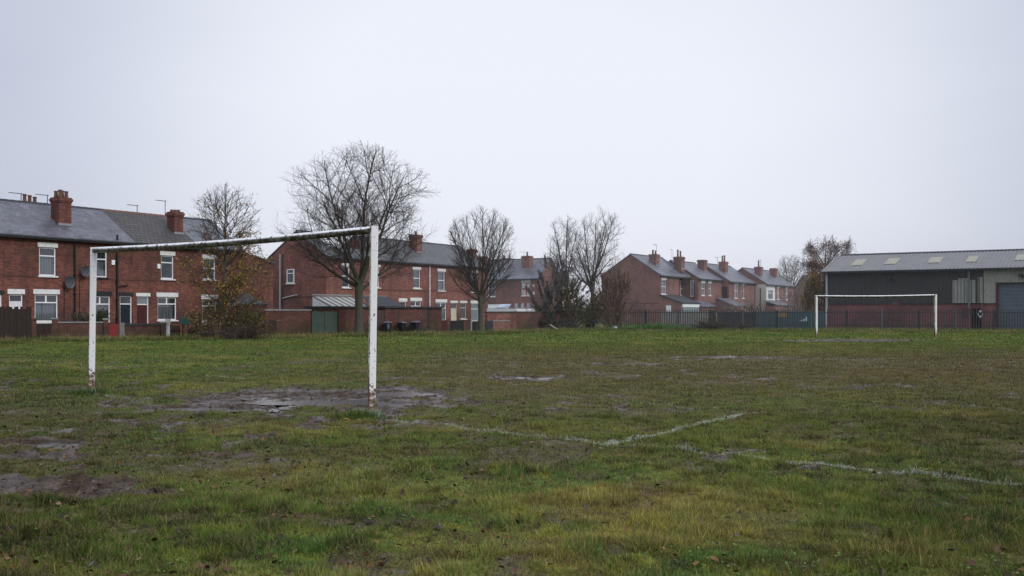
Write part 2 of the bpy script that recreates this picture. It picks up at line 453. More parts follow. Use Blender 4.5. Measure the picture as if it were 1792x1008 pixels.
def tones(X, Y, mud, line, dry, green, n):
    """mean colour of the turf at a place; n = per-blade random 0..1"""
    base = np.stack([.084 + .095 * n, .155 + .125 * n, .028 + .022 * n], -1)
    lush = np.stack([.060 + .055 * n, .155 + .12 * n, .036 + .026 * n], -1)
    straw = np.stack([.40 + .22 * n, .33 + .18 * n, .08 + .06 * n], -1)
    brown = np.stack([.085 + .08 * n, .066 + .06 * n, .034 + .028 * n], -1)
    g = green[:, None] * .55; c = base * (1 - g) + lush * g
    cl = fbm(X * 4.2, Y * 4.2, 401, 3); ol = sstep(.50, .66, cl)[:, None] * (.30 + .55 * (sstep(11, 6.5, Y) * np.exp(-((X - .9) / 2.0) ** 2))[:, None]); c = c * (1 - ol) + np.array([.36, .375, .055]) * (.6 + .7 * n[:, None]) * ol
    dk = sstep(.50, .36, fbm(X * 7.0, Y * 5.5, 411, 3))[:, None] * .72; c = c * (1 - dk) + np.array([.045, .060, .022]) * dk
    vignette = (1 - .46 * sstep(.28, .52, np.abs(X) / (Y + 1e-3)) * sstep(40, 12, Y))[:, None]; c = c * vignette  # lens vignette painted into the near turf: darker towards the sides of the view
    d = (dry * (.25 + .75 * (np.sin(n * 91.7) * .5 + .5)))[:, None] * .85; c = c * (1 - d) + straw * d
    m = np.clip(mud * 1.5, 0, .9)[:, None]; c = c * (1 - m) + brown * m
    # the middle of the pitch is trodden and browner, the far strip greener
    tr = (.74 * np.exp(-((Y - 25) / 13.0) ** 2) * sstep(-9, 1, X))[:, None]; c = c * (1 - tr) + brown * 1.35 * tr
    return c * 1.04


def soil_material():
    t = NT('muddy_turf_soil'); v = t.n('ShaderNodeNewGeometry').outputs['Position']
    tone = t.n('ShaderNodeAttribute', attribute_name='tone').outputs['Color']
    mud = t.n('ShaderNodeAttribute', attribute_name='mud').outputs['Fac']; line = t.n('ShaderNodeAttribute', attribute_name='line').outputs['Fac']
    n1 = t.noise(7, v, 6, .7); n2 = t.noise(38, v, 5, .7); n3 = t.noise(1.3, v, 4)
    c = t.mix(t.ramp(t.noise(62, v, 4, .75), .38, .60), t.mix(.85, tone, (.012, .010, .006)), t.mix(t.ramp(n2, .4, .6), t.mix(.15, tone, (.04, .03, .015)), t.mix(.25, tone, (.24, .21, .08))))
    mudc = t.mix(t.ramp(n1, .3, .7), (.026, .017, .011), (.115, .076, .050)); mudc = t.mix(t.ramp(n2, .45, .62), mudc, (.035, .027, .022))
    mf = t.ramp(t.math('ADD', mud, t.math('MULTIPLY', t.math('SUBTRACT', n1, .5), .8)), .36, .54)
    c = t.mix(mf, c, mudc)
    c = t.mix(t.math('MULTIPLY', line, t.math('MULTIPLY', t.ramp(n2, .45, .62), .8)), c, (.58, .60, .57))
    wet = t.math('MULTIPLY', mf, t.ramp(t.math('ADD', t.math('MULTIPLY', n3, .6), t.math('MULTIPLY', n1, .4)), .38, .62))
    b = t.bsdf(c, t.math('SUBTRACT', .9, t.math('MULTIPLY', wet, .60)), t.math('ADD', .08, t.math('MULTIPLY', wet, .34)), 0, t.math('ADD', n1, t.math('MULTIPLY', n2, .6)), .9, .03)
    return t.m


M['soil'] = soil_material()


def build_field():
    ys = np.concatenate([np.geomspace(2.6, 100, 660), np.geomspace(106, 1200, 14)])
    ts = np.linspace(-.9, .9, 640)
    YY = np.repeat(ys[:, None], len(ts), 1); XX = ts[None, :] * (YY + 2.5)
    X, Y = XX.ravel(), YY.ravel()
    mud, line, dry, green, h = field(X, Y)
    n = fbm(X * 3, Y * 3, 101, 3)
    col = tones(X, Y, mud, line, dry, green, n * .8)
    nr, nc = len(ys), len(ts)
    i = np.arange(nr - 1)[:, None] * nc + np.arange(nc - 1)[None, :]
    f = np.stack([i, i + 1, i + nc + 1, i + nc], -1).reshape(-1, 4)
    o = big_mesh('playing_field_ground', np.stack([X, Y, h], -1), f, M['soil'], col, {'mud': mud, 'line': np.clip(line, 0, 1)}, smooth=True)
    tag(o, kind='structure')
    g = MB().box(-1500, 1500, -60, 1600, -.6, -.35).build('surrounding_ground', plain('dull_grass_earth', (.06, .07, .03), .9, .4, .3)); tag(g, kind='structure')
    return o


build_field()

t = NT('puddle_water'); v = t.n('ShaderNodeNewGeometry').outputs['Position']
t.bsdf((.040, .032, .028), .16, .6, 0, t.noise(14, v, 4), .30, .012); M['water'] = t.m


def puddle(cx, cy, hx, hy, z, seed, label):
    """a flat sheet of water with an irregular shore, lying in the trodden mud"""
    rnd = random.Random(seed); pts = []; N = 48; ph = [rnd.uniform(0, 6.28) for _ in range(4)]
    for k in range(N):
        a = 2 * math.pi * k / N
        r = 1 + .28 * math.sin(2 * a + ph[0]) + .2 * math.sin(5 * a + ph[1]) + .12 * math.sin(9 * a + ph[2])
        pts.append((cx + hx * r * math.cos(a), cy + hy * r * math.sin(a), z))
    o = MB().poly(pts).build('puddle', M['water']); tag(o, kind='structure'); o['label'] = label


for (x, y, hx, hy, lab) in PUD:
    puddle(x, y, hx * 1.5, hy * 1.5, lowz(x, y) - .0235, int(x * 10) + 60, lab)


# ------------------------------------------------------------------ grass blades
def blades():
    V = []; C = []
    def emit(X, Y, h0, w0, bend=.6, extra=None, colfn=None, seed=0, z=None, keepmud=.15):
        mud, line, dry, green, hh = field(X, Y)
        keep = RNG.random(len(X)) < np.clip(1.12 - 1.5 * sstep(.22, .62, mud), keepmud, 1)
        X, Y, mud, line, dry, green, hh = (a[keep] for a in (X, Y, mud, line, dry, green, hh))
        n = len(X); r = RNG.random(n)
        clump = fbm(X * 3.1, Y * 3.1, 201, 4)
        clump2 = sstep(.50, .72, fbm(X * 1.4, Y * 1.4, 211, 4))
        H = h0 * (.45 + .9 * r) * (.62 + .75 * sstep(.38, .66, clump) + .35 * clump2 + .7 * sstep(.55, .75, fbm(X * 7, Y * 7, 221, 3))) * (1 - .6 * sstep(.1, .6, mud))
        if extra is not None: H = H * extra(X, Y)
        H = H * (1 - .5 * np.clip(line * 1.5, 0, 1))
        a = RNG.random(n) * 2 * np.pi
        lean = (RNG.random(n) ** .7) * bend * 1.3
        la = a + RNG.normal(0, .6, n) + (fbm(X * 2, Y * 2, 231, 2) - .5) * 8
        tip = np.stack([X + np.cos(la) * H * lean, Y + np.sin(la) * H * lean, hh + H * np.sqrt(np.clip(1 - (lean * .7) ** 2, .15, 1))], -1)
        wx, wy = np.cos(a) * w0 * (.6 + .8 * r), np.sin(a) * w0 * (.6 + .8 * r)
        b0 = np.stack([X - wx, Y - wy, hh - .01], -1); b1 = np.stack([X + wx, Y + wy, hh - .01], -1)
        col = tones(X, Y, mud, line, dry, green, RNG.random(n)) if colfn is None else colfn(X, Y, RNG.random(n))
        col = col * (.55 + .85 * RNG.random(n) ** 1.3)[:, None]
        sp = RNG.random(n)
        deadm = (sp < .16)[:, None]; col = np.where(deadm, np.stack([.20 + .1 * r, .15 + .08 * r, .07 + .03 * r], -1), col)
        lm = (RNG.random(n) < line * .95)[:, None] * (.45 + .5 * r[:, None]); col = col * (1 - lm) + np.array([.62, .65, .60])[None] * lm
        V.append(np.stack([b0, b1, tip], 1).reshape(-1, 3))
        cc = np.stack([col * .26, col * .26, col * 1.42], 1).reshape(-1, 3); C.append(cc)  # shade in the gaps painted in: roots darkened, tips brightened
    def wedge(n, y0, y1, side=2.2, k=.56):
        # area-uniform in a wedge a little wider than the view
        u = RNG.random(n); a = k; A0 = a * y0 * y0 / 2 + side * y0; A1 = a * y1 * y1 / 2 + side * y1
        A = A0 + u * (A1 - A0); Y = (-side + np.sqrt(side * side + 2 * a * A)) / a
        X = (RNG.random(n) * 2 - 1) * (a * Y + side); return X, Y
    emit(*wedge(420000, 3.8, 7.5, 1.5), .036, .0024, 1.0)
    emit(*wedge(400000, 7.5, 13, 1.6), .035, .0032, 1.0)
    emit(*wedge(360000, 13, 24, 2.0), .036, .0052, .9)
    emit(*wedge(280000, 24, 45, 3.0), .042, .010, .8)
    emit(*wedge(170000, 45, 90, 5.0), .055, .022, .6)
    # dead straw lying flat in the dry patches, thin matted stalks elsewhere
    for n, y0, y1 in ((90000, 4.0, 9.5), (60000, 9.5, 20)):
        X, Y = wedge(n, y0, y1, 1.5); dr = field(X, Y)[2]; kp = RNG.random(n) < .10 + 1.3 * dr; X, Y = X[kp], Y[kp]
        emit(X, Y, .055, .0020, 1.25, colfn=lambda X, Y, r: np.stack([.34 + .2 * r, .27 + .16 * r, .10 + .07 * r], -1) * (.55 + .45 * r[:, None]))
    # lush tufts in the foreground
    for _ in range(420):
        X0, Y0 = wedge(1, 4.2, 13, 1.0); n = 130
        s = random.uniform(.025, .08)
        emit(X0 + RNG.normal(0, s, n), Y0 + RNG.normal(0, s, n), random.uniform(.04, .085), .003, 1.0, keepmud=.3)
    # mounds of long grass round the goalpost feet
    for (px, py, s, n, hh_) in ((645, 730, .11, 1500, .12), (622, 733, .15, 1300, .09), (156, 688, .12, 700, .08), (135, 690, .25, 700, .06)):
        x, y = G(px, py)
        emit(x + RNG.normal(0, s, n), y + RNG.normal(0, s * .7, n), hh_, .0036, .8, keepmud=1,
             colfn=lambda X, Y, r: np.stack([.035 + .03 * r, .085 + .06 * r, .018 + .01 * r], -1))
    # rough strip along the garden walls and the fence
    n = 46000; px = RNG.random(n) * 1900 - 60
    bp = np.interp(px, BX, BY_) + 1.0 + RNG.random(n) ** 1.6 * 5.0
    Y = CZ * F / (bp - HY); X = (px - CX) * Y / F
    def rough(X, Y, r):
        k = sstep(.45, .62, fbm(X * .5, Y * .5, 301, 3))[:, None]
        a = np.stack([.05 + .05 * r, .085 + .06 * r, .022 + .02 * r], -1); b = np.stack([.20 + .15 * r, .175 + .13 * r, .08 + .05 * r], -1)
        return a * (1 - k) + b * k
    emit(X, Y, .15, .013, .9, colfn=rough, keepmud=1)
    # bright mown-out hump by the fence
    n = 5000; px = 1150 + RNG.normal(0, 26, n); Y = 76 + RNG.random(n) * 3; X = (px - CX) * Y / F
    emit(X, Y, .30, .02, .8, keepmud=1, colfn=lambda X, Y, r: np.stack([.04 + .03 * r, .13 + .07 * r, .03 + .02 * r], -1))
    V = np.concatenate(V); C = np.concatenate(C)
    f = np.arange(len(V)).reshape(-1, 3)
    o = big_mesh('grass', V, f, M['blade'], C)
    tag(o, 'short worn turf of the football field with rough tufts', 'grass', kind='stuff')


# foot of the walls and fence along the far side of the field: photo x -> photo y
BX = [-200, 0, 100, 280, 330, 470, 592, 650, 770, 850, 905, 1000, 1080, 1280, 1792, 2100]
BY_ = [605, 597, 593, 591, 590, 586.5, 585, 583.5, 582, 580, 578.5, 574, 574, 575.5, 578, 580]
blades()


def fallen_leaves():
    V = []; Fc = []; C = []; k = 0
    n = 4200
    for i in range(n):
        Y = 4.0 + 9 * random.random() ** 1.5 if i < 3300 else 9 + 26 * random.random() ** 1.5
        X = random.uniform(-1, 1) * (.56 * Y + 1.2)
        if random.random() < .35: X = -abs(X)
        if i > n - 160:
            px = random.uniform(300, 470); Y = CZ * F / (np.interp(px, BX, BY_) + random.uniform(0, 4) - HY); X = (px - CX) * Y / F
        s = random.uniform(.009, .022) * (1.6 if Y > 30 else 1) * (1.35 if random.random() < .12 else 1)
        z = hz(X, Y) + random.uniform(.008, .035); a = random.uniform(0, 6.28)
        curl = random.uniform(.1, .9); tilt = Matrix.Rotation(random.gauss(0, .45), 3, 'X') @ Matrix.Rotation(random.gauss(0, .45), 3, 'Y')
        Rm = Matrix.Rotation(a, 3, 'Z') @ tilt
        prof = [(-1.2, 0, 0), (-.6, .55, .35), (.1, .75, .5), (.7, .45, .3), (1.25, 0, .1), (.7, -.45, .3), (.1, -.75, .5), (-.6, -.55, .35), (0, 0, 0)]
        for p in prof:
            q = Rm @ Vector((p[0] * s, p[1] * s * random.uniform(.8, 1.2), p[2] * s * curl)); V.append((X + q.x, Y + q.y, z + q.z))
        for j in range(8): Fc.append((k + 8, k + j, k + (j + 1) % 8))
        r = random.random()
        c = (.034, .022, .016) if r < .42 else (.085, .048, .032) if r < .70 else (.17, .085, .035) if r < .88 else (.12, .10, .10) if r < .95 else (.22, .15, .09)
        u = random.uniform(.7, 1.25); C += [[x * u for x in c]] * 9; k += 9
    o = big_mesh('fallen_leaves', np.array(V), np.array(Fc), M['deadleaf'], np.array(C))
    tag(o, 'brown and purple fallen leaves scattered over the near grass', 'leaves', kind='stuff')


fallen_leaves()


def clods_and_weeds():
    # crumbs of trodden soil and worm casts
    V = []; Fc = []; C = []; k = 0
    n = 15000; u = RNG.random(n); Y = 4 + 44 * u ** 1.25; X = (RNG.random(n) * 2 - 1) * (.56 * Y + 1.5)
    mud, line, dry, green, hh = field(X, Y)
    kp = RNG.random(n) < .16 + 1.0 * mud; X, Y, hh = X[kp], Y[kp], hh[kp]; n = len(X)
    s = (.006 + .016 * RNG.random(n) ** 2.2) * (1 + Y * .035)
    base = np.array([(1, 0, -.3), (.2, .9, -.3), (-.9, .4, -.3), (-.6, -.8, -.3), (.5, -.8, -.3), (.1, .05, .75)])
    a = RNG.random(n) * 6.28; ca, sa = np.cos(a), np.sin(a)
    P = base[None] * (1 + RNG.normal(0, .25, (n, 6, 3))) * s[:, None, None] * np.array([1.3, 1.0, .8])
    Q = np.empty_like(P); Q[..., 0] = P[..., 0] * ca[:, None] - P[..., 1] * sa[:, None] + X[:, None]; Q[..., 1] = P[..., 0] * sa[:, None] + P[..., 1] * ca[:, None] + Y[:, None]
    Q[..., 2] = P[..., 2] + hh[:, None] + s[:, None] * .3 + .008
    f = np.array([(0, 1, 5), (1, 2, 5), (2, 3, 5), (3, 4, 5), (4, 0, 5)]); Fc = (np.arange(n)[:, None, None] * 6 + f[None]).reshape(-1, 3)
    c = np.array([.048, .036, .025])[None] * (.5 + 1.3 * RNG.random(n))[:, None]
    o = big_mesh('soil_crumbs', Q.reshape(-1, 3), Fc, M['deadleaf'], np.repeat(c, 6, 0)); tag(o, 'dark crumbs of trodden soil and worm casts in the turf', 'soil', kind='stuff')
    # clover and plantain leaves lying between the blades
    n = 22000; u = RNG.random(n); Y = 3.9 + 11 * u ** 1.2; X = (RNG.random(n) * 2 - 1) * (.56 * Y + 1.3)
    mud, line, dry, green, hh = field(X, Y); g = fbm(X * 1.7 + 3, Y * 1.7, 501, 4)
    kp = RNG.random(n) < sstep(.46, .62, g) * (1 - sstep(.2, .5, mud)) + .05; X, Y, hh = X[kp], Y[kp], hh[kp]; n = len(X)
    s = .005 + .006 * RNG.random(n); a = RNG.random(n) * 6.28
    nx, ny = RNG.normal(0, .35, n), RNG.normal(0, .35, n)
    Q = np.zeros((n, 6, 3))
    for j, (r, t_) in enumerate(((1.1, 0), (.85, 1.05), (.85, 2.1), (1.0, 3.14), (.85, 4.2), (.85, 5.25))):
        dx, dy = np.cos(a + t_) * r * s, np.sin(a + t_) * r * s
        Q[:, j, 0] = X + dx; Q[:, j, 1] = Y + dy; Q[:, j, 2] = hh + .012 + .022 * (a / 6.28) + nx * dx + ny * dy
    c = np.stack([.085 + .06 * u[:n], .15 + .08 * u[:n], .035 + .02 * u[:n]], -1) * (.55 + .9 * RNG.random(n))[:, None]
    o = big_mesh('clover', Q.reshape(-1, 3), np.arange(n * 6).reshape(-1, 6), M['blade'], np.repeat(c, 6, 0)); tag(o, 'small clover and plantain leaves low in the near turf', 'weeds', kind='stuff')


clods_and_weeds()


# ------------------------------------------------------------------ goals
def goal(pxl, pyl, pxr, pyr, Hl, Hr, rp, label, lean=.0, square=True):
    xl, yl = G(pxl, pyl); xr, yr = G(pxr, pyr)
    root = empty('football_goal', (xr, yr, 0), 0, label, 'goal', 'football goals without nets')
    ang = math.atan2(yl - yr, xl - xr)
    zl, zr = hz(xl, yl) - .06, hz(xr, yr) - .06
    def post(x, y, z0, H, nm, rot):
        m = MB()
        if square:
            # box section with rounded corners
            prof = []
            for cx, cy, a0 in ((1, 1, 0), (-1, 1, 90), (-1, -1, 180), (1, -1, 270)):
                for k in range(4):
                    a = R(a0 + k * 30); c = rp * .62
                    prof.append((cx * c + math.cos(a) * rp * .38, cy * c + math.sin(a) * rp * .38))
            zs = [0, .15, .5, 1.0, 1.6, H - .33, H - .325, H - .32, H]
            rings = []
            for z in zs:
                k = 1.0 if z < H - .33 else (.90 if z == H - .325 else 1.07)
                if z == 0: k = 1.04
                rings.append([(px_ * k + lean * z / H, py_ * k, z) for px_, py_ in prof])
            n0 = len(prof)
            for rg in rings: m.v += rg
            for i in range(len(rings) - 1):
                for k in range(n0):
                    a = i * n0 + k; b = i * n0 + (k + 1) % n0; m.f.append((a, b, b + n0, a + n0))
            m.f.append(tuple((len(rings) - 1) * n0 + k for k in range(n0)))
        else:
            m.tube([(0, 0, 0), (0, 0, H)], rp, 12)
        o = m.build(nm, M['goalpost'], root, smooth=False, loc=(x - xr, y - yr, z0), rz=rot)
        return o
    pr = post(xr, yr, zr, Hr + .06, 'goalpost', R(17)); pl = post(xl, yl, zl, Hl + .06, 'goalpost', R(14))
    zt_l, zt_r = zl + Hl + .06, zr + Hr + .06
    A = Vector((lean, 0, zt_r - rp)); B = Vector((xl - xr + lean, yl - yr, zt_l - rp))
    L = (B - A).length; d = (B - A).normalized()
    m = MB(); pts = []
    for k in range(25):
        u = k / 24; p = Vector((u * (L - 2 * rp * .9) + rp * .9, 0, -.035 * math.sin(math.pi * u))); pts.append(p)
    m.tube(pts, [rp * 1.04] * 25, 20)
    bar = m.build('crossbar', M['goalbar'], root, smooth=True, loc=A)
    bar.rotation_mode = 'QUATERNION'
    xa = d; ya = Vector((0, 0, 1)).cross(xa).normalized(); za = xa.cross(ya)
    bar.rotation_quaternion = Matrix((xa, ya, za)).transposed().to_quaternion()
    return root


goal(160, 684, 650, 725, 2.44, 2.45, .0485, 'near rusty white football goal with algae stained crossbar, standing by the muddy goalmouth', lean=.035)
goal(1428.5, 589, 1637, 590, 2.30, 2.34, .06, 'far white football goal standing in front of the warehouse and steel fence', square=True)


# ------------------------------------------------------------------ houses
def dirs(th): return Vector((math.cos(th), math.sin(th))), Vector((-math.sin(th), math.cos(th)))


class Line:
    """a straight building front; s runs along it, y goes back into the building"""
    def __init__(s, px, Y, th):
        s.o = Vector(((px - CX) * Y / F, Y)); s.th = th; s.d, s.n = dirs(th)

    def s_at(s, px, y=0.0):
        o = s.o + s.n * y; k = (px - CX) / F
        return (k * o.y - o.x) / (s.d.x - k * s.d.y)

    def pt(s, sv, y=0.0): return s.o + s.d * sv + s.n * y

    def z_at(s, px, py, y=0.0):
        p = s.pt(s.s_at(px, y), y); return CZ - (py - HY) * p.y / F


class House:
    def __init__(h, line, px0, px1, D, E, Rz, name, label, cat, group=None, y0=0.0):
        h.line = line; h.s0 = line.s_at(px0, y0); h.L = line.s_at(px1, y0) - h.s0
        h.D, h.E, h.R, h.y0 = D, E, Rz, y0
        p = line.pt(h.s0, y0)
        h.root = empty(name, (p.x, p.y, 0), line.th, label, cat, group)

    def x(h, px, y=0.0): return h.line.s_at(px, h.y0 + y) - h.s0

    def z(h, px, py, y=0.0): return h.line.z_at(px, py, h.y0 + y)

    def rect(h, x0, y0, x1, y1, y=0.0):
        xm = (x0 + x1) / 2
        return (h.x(x0, y), h.x(x1, y), h.z(xm, y1, y), h.z(xm, y0, y))


def wall_mesh(mb, L, E, D, Rz, holes, depth=.42, gable0=True, gable1=True, recess=()):
    """front wall with real openings, niches behind them, plain ends and back"""
    g = .003; x0, x1 = g, L - g
    hs = [(max(x0, a), min(x1, b), max(0, c), min(E - .03, d), depth) for a, b, c, d in holes] + list(recess)
    xs = sorted({x0, x1} | {q for a in hs for q in a[:2]}); zs = sorted({0, E} | {q for a in hs for q in a[2:4]})
    for i in range(len(xs) - 1):
        for j in range(len(zs) - 1):
            mx, mz = (xs[i] + xs[i + 1]) / 2, (zs[j] + zs[j + 1]) / 2
            if any(a[0] < mx < a[1] and a[2] < mz < a[3] for a in hs): continue
            mb.poly([(xs[i], 0, zs[j]), (xs[i + 1], 0, zs[j]), (xs[i + 1], 0, zs[j + 1]), (xs[i], 0, zs[j + 1])])
    for a, b, c, d, dp in hs:
        mb.poly([(a, 0, c), (a, 0, d), (a, dp, d), (a, dp, c)]); mb.poly([(b, 0, c), (b, dp, c), (b, dp, d), (b, 0, d)])
        mb.poly([(a, 0, c), (a, dp, c), (b, dp, c), (b, 0, c)]); mb.poly([(a, 0, d), (b, 0, d), (b, dp, d), (a, dp, d)])
        mb.poly([(a, dp, c), (b, dp, c), (b, dp, d), (a, dp, d)])
    mb.poly([(x0, 2 * D, 0), (x0, 2 * D, E), (x1, 2 * D, E), (x1, 2 * D, 0)])
    for x in (x0, x1): mb.poly([(x, 0, 0), (x, 2 * D, 0), (x, 2 * D, E), (x, D, Rz), (x, 0, E)])


def roof_parts(h, mat, ov=.22, verge0=0.0, verge1=0.0, th=.10, ridge=True, gutter=True, gm='black'):
    sl = (h.R - h.E) / h.D; g = .004
    x0, x1 = g - verge0, h.L - g + verge1
    m = MB()
    def sec(x): return [(x, -ov, h.E - ov * sl + .02), (x, h.D, h.R + .02), (x, 2 * h.D + ov, h.E - ov * sl + .02), (x, 2 * h.D + ov, h.E - ov * sl + .02 + th), (x, h.D, h.R + .02 + th), (x, -ov, h.E - ov * sl + .02 + th)]
    a, b = sec(x0), sec(x1); n = len(a); m.v += a + b
    for i in range(n):
        j = (i + 1) % n; m.f.append((j, i, n + i, n + j))
    for base in (0, n): m.f += [(base + 0, base + 1, base + 4, base + 5), (base + 1, base + 2, base + 3, base + 4)]
    rf = m.build('roof', mat, h.root)
    if ridge:
        r = MB(); k = x0
        while k < x1 - .05:
            e = min(k + .44, x1)
            zt = h.R + th + .02
            r.prism([(k, h.D - .13, zt - .09), (k, h.D, zt + .07), (k, h.D + .13, zt - .09)], [(e - .015, h.D - .13, zt - .09), (e - .015, h.D, zt + .055), (e - .015, h.D + .13, zt - .09)])
            k = e
        r.build('ridge_tiles', M['pot'] if mat is M['tile'] else M['felt'], rf)
    if gutter:
        gz = h.E - ov * sl
        MB().box(x0, x1, -ov - .10, -ov + .01, gz - .07, gz + .045).box(x0, x1, -ov + .012, -.01, gz - .05, gz - .012).build('gutter', M[gm], h.root)
    return rf


def win(h, px, kind='sash', frame='white', lintel='lintel', sill='lintel', glass='glass', curtain=True, lh=None, lpad=.10, dy=.09, name='window', base=0.0, lab=None):
    """window in a photo rectangle of the frame; returns its hole"""
    x0, x1, z0, z1 = h.rect(*px, y=base)
    o = frame_window(h.root, x0, x1, z0, z1, kind, frame, lintel, sill, glass, curtain, lh, lpad, (base - .045) if base else dy, face=base, name=name)
    if lab: o['label'] = lab
    return (x0, x1, z0, z1)


def frame_window(root, x0, x1, z0, z1, kind, frame, lintel, sill, glass, curtain, lh=None, lpad=.1, dy=.09, face=0.0, name='window', loc=None, rz=0.0):
    w, H = x1 - x0, z1 - z0; fw = min(.065, w * .1); y0, y1 = dy - .03, dy + .03
    m = MB()
    m.box(x0, x0 + fw, y0, y1, z0, z1).box(x1 - fw, x1, y0, y1, z0, z1)
    m.box(x0 + fw, x1 - fw, y0, y1, z0, z0 + fw).box(x0 + fw, x1 - fw, y0, y1, z1 - fw, z1)
    zt = z1 - H * .30; xm = (x0 + x1) / 2; ya, yb = y0 + .004, y1 - .004
    if kind in ('fan', 'fan2'):
        m.box(x0 + fw, x1 - fw, ya, yb, zt - fw * .5, zt + fw * .5)
        if kind == 'fan2': m.box(xm - fw * .7, xm + fw * .7, ya, yb, zt + fw * .5, z1 - fw)
    elif kind == 'sash':
        zt = (z0 + z1) / 2 + H * .04; m.box(x0 + fw, x1 - fw, ya, yb, zt - fw * .5, zt + fw * .5)
    elif kind == 'door':
        zt = z1 - H * .24; m.box(x0 + fw, x1 - fw, ya, yb, zt - fw * .5, zt + fw * .5)
    o = m.build(name, M[frame], root, loc=loc, rz=rz)
    MB().poly([(x0 + fw * .6, dy + .005, z0 + fw * .6), (x1 - fw * .6, dy + .005, z0 + fw * .6), (x1 - fw * .6, dy + .005, z1 - fw * .6), (x0 + fw * .6, dy + .005, z1 - fw * .6)]).build('pane', M[glass], o)
    if lintel:
        lh = lh or H * .13
        MB().box(x0 - lpad, x1 + lpad, face - .035, face + .05, z1 + .012, z1 + lh + .012).build('lintel', M[lintel], o)
    if sill:
        MB().box(x0 - lpad * .9, x1 + lpad * .9, face - .09, face + .06, z0 - .09, z0 - .006).build('sill', M[sill], o)
    if curtain:
        c = MB(); n = 28; yc = dy + .16; top = z1 - fw if kind == 'sash' else zt - .02
        cv = []
        for i in range(n + 1):
            xx = x0 + .02 + (w - .04) * i / n; yy = yc + .022 * math.sin(i * 2.1) + .012 * math.sin(i * .9); cv.append((xx, yy))
        for i in range(n):
            c.poly([(cv[i][0], cv[i][1], z0 + .03), (cv[i + 1][0], cv[i + 1][1], z0 + .03), (cv[i + 1][0], cv[i + 1][1], top), (cv[i][0], cv[i][1], top)])
        c.build('net_curtain', M['curtain'], o)
    return o


def door(h, px, mat='darkdoor', frame='white', lintel='lintel', fan='panedark', lh=None, leftframe=True):
    x0, x1, z0, z1 = h.rect(*px); z0 = 0.02; H = z1 - z0; f = .06
    zt = z1 - .48
    d = MB().box(x0 + f, x1 - f, .10, .15, z0 + .03, zt - f * .5)
    for k in range(2):
        for j in range(2):
            a = x0 + f + .08 + k * (x1 - x0 - 2 * f) * .47; b = a + (x1 - x0 - 2 * f) * .32
            d.box(a, b, .085, .099, z0 + .2 + j * .85, z0 + .85 + j * .72)
    o = d.build('door', M[mat], h.root)
    fr = MB()
    if leftframe: fr.box(x0, x0 + f, .06, .13, z0, z1)
    fr.box(x1 - f, x1, .06, .13, z0, z1).box(x0 + f, x1 - f, .06, .13, z1 - f, z1).box(x0 + f, x1 - f, .06, .13, zt - f * .5, zt + f * .5)
    fr.build('door_frame', M[frame], o)
    MB().poly([(x0 + f, .10, zt), (x1 - f, .10, zt), (x1 - f, .10, z1 - f), (x0 + f, .10, z1 - f)]).build('fanlight', M[fan], o)
    MB().box(x0 + f + .05, x0 + f + .08, .06, .085, z0 + .95, z0 + 1.07).build('handle', M['galv'], o)
    if lintel: MB().box(x0 - .09, x1 + .09, -.035, .05, z1 + .012, z1 + (lh or .22)).build('lintel', M[lintel], o)
    return (x0, x1, 0.0, z1)


def chimney(h, px, ytop, w=.8, dpt=.7, pots=2, y=None, potsH=.45, capw=.07, mat='brickA', pairs=False, flash=True):
    """stack centred over the ridge (or at depth y) in the photo column px; ytop is the top of the brickwork"""
    y = h.D * .56 if y is None else y
    xc = h.x(px, y); zt = h.z(px, ytop, y)
    sl = (h.R - h.E) / h.D
    zb = (h.R - abs(y - h.D) * sl) - sl * dpt / 2 - .15
    m = MB().box(xc - w / 2, xc + w / 2, y - dpt / 2, y + dpt / 2, zb, zt - .32)
    m.box(xc - w / 2 - capw * .5, xc + w / 2 + capw * .5, y - dpt / 2 - capw * .5, y + dpt / 2 + capw * .5, zt - .32, zt - .22)
    m.box(xc - w / 2 - capw, xc + w / 2 + capw, y - dpt / 2 - capw, y + dpt / 2 + capw, zt - .22, zt - .08)
    m.box(xc - w / 2 - capw * .3, xc + w / 2 + capw * .3, y - dpt / 2 - capw * .3, y + dpt / 2 + capw * .3, zt - .08, zt)
    o = m.build('chimney', M[mat], h.root)
    n = pots
    for k in range(n):
        if pairs: xx = xc + (k % 2 - .5) * w * .5; yy = y + (k // 2 - (n // 2 - 1) / 2) * dpt * .5
        else: xx = xc + (k - (n - 1) / 2) * w * .8 / max(n - 1, 1) * (1 if n > 1 else 0); yy = y
        hh = potsH * (1 + .12 * math.sin(k * 5 + px))
        MB().tube([(xx, yy, zt), (xx, yy, zt + hh * .15), (xx, yy, zt + hh * .8), (xx, yy, zt + hh * .82), (xx, yy, zt + hh)], [.13, .115, .095, .12, .12], 10).build('chimney_pot', M['pot'], o)
    if flash:
        e = .035
        zf = (h.R - abs(y - dpt / 2 - h.D) * sl) + .13
        MB().box(xc - w / 2 - .05, xc + w / 2 + .05, y - dpt / 2 - .02, y - dpt / 2 - .002, zf, zf + .14).build('flashing', M['lead'], o)
    return o


def aerial(h, px, ytop, ybase, y=None, side=-1):
    y = h.D if y is None else y
    x = h.x(px, y); zt = h.z(px, ytop, y); zb = max(h.z(px, ybase, y), h.R - .1)
    m = MB().tube([(x, y, zb), (x, y, zt)], .022, 6)
    m.box(x - (.75 if side < 0 else .1), x + (.1 if side < 0 else .75), y - .012, y + .012, zt - .05, zt - .02)
    for k in range(5):
        xx = x + side * (.05 + k * .15); m.box(xx - .006, xx + .006, y - .18, y + .18, zt - .042, zt - .028)
    return m.build('aerial', M['galv'], h.root)


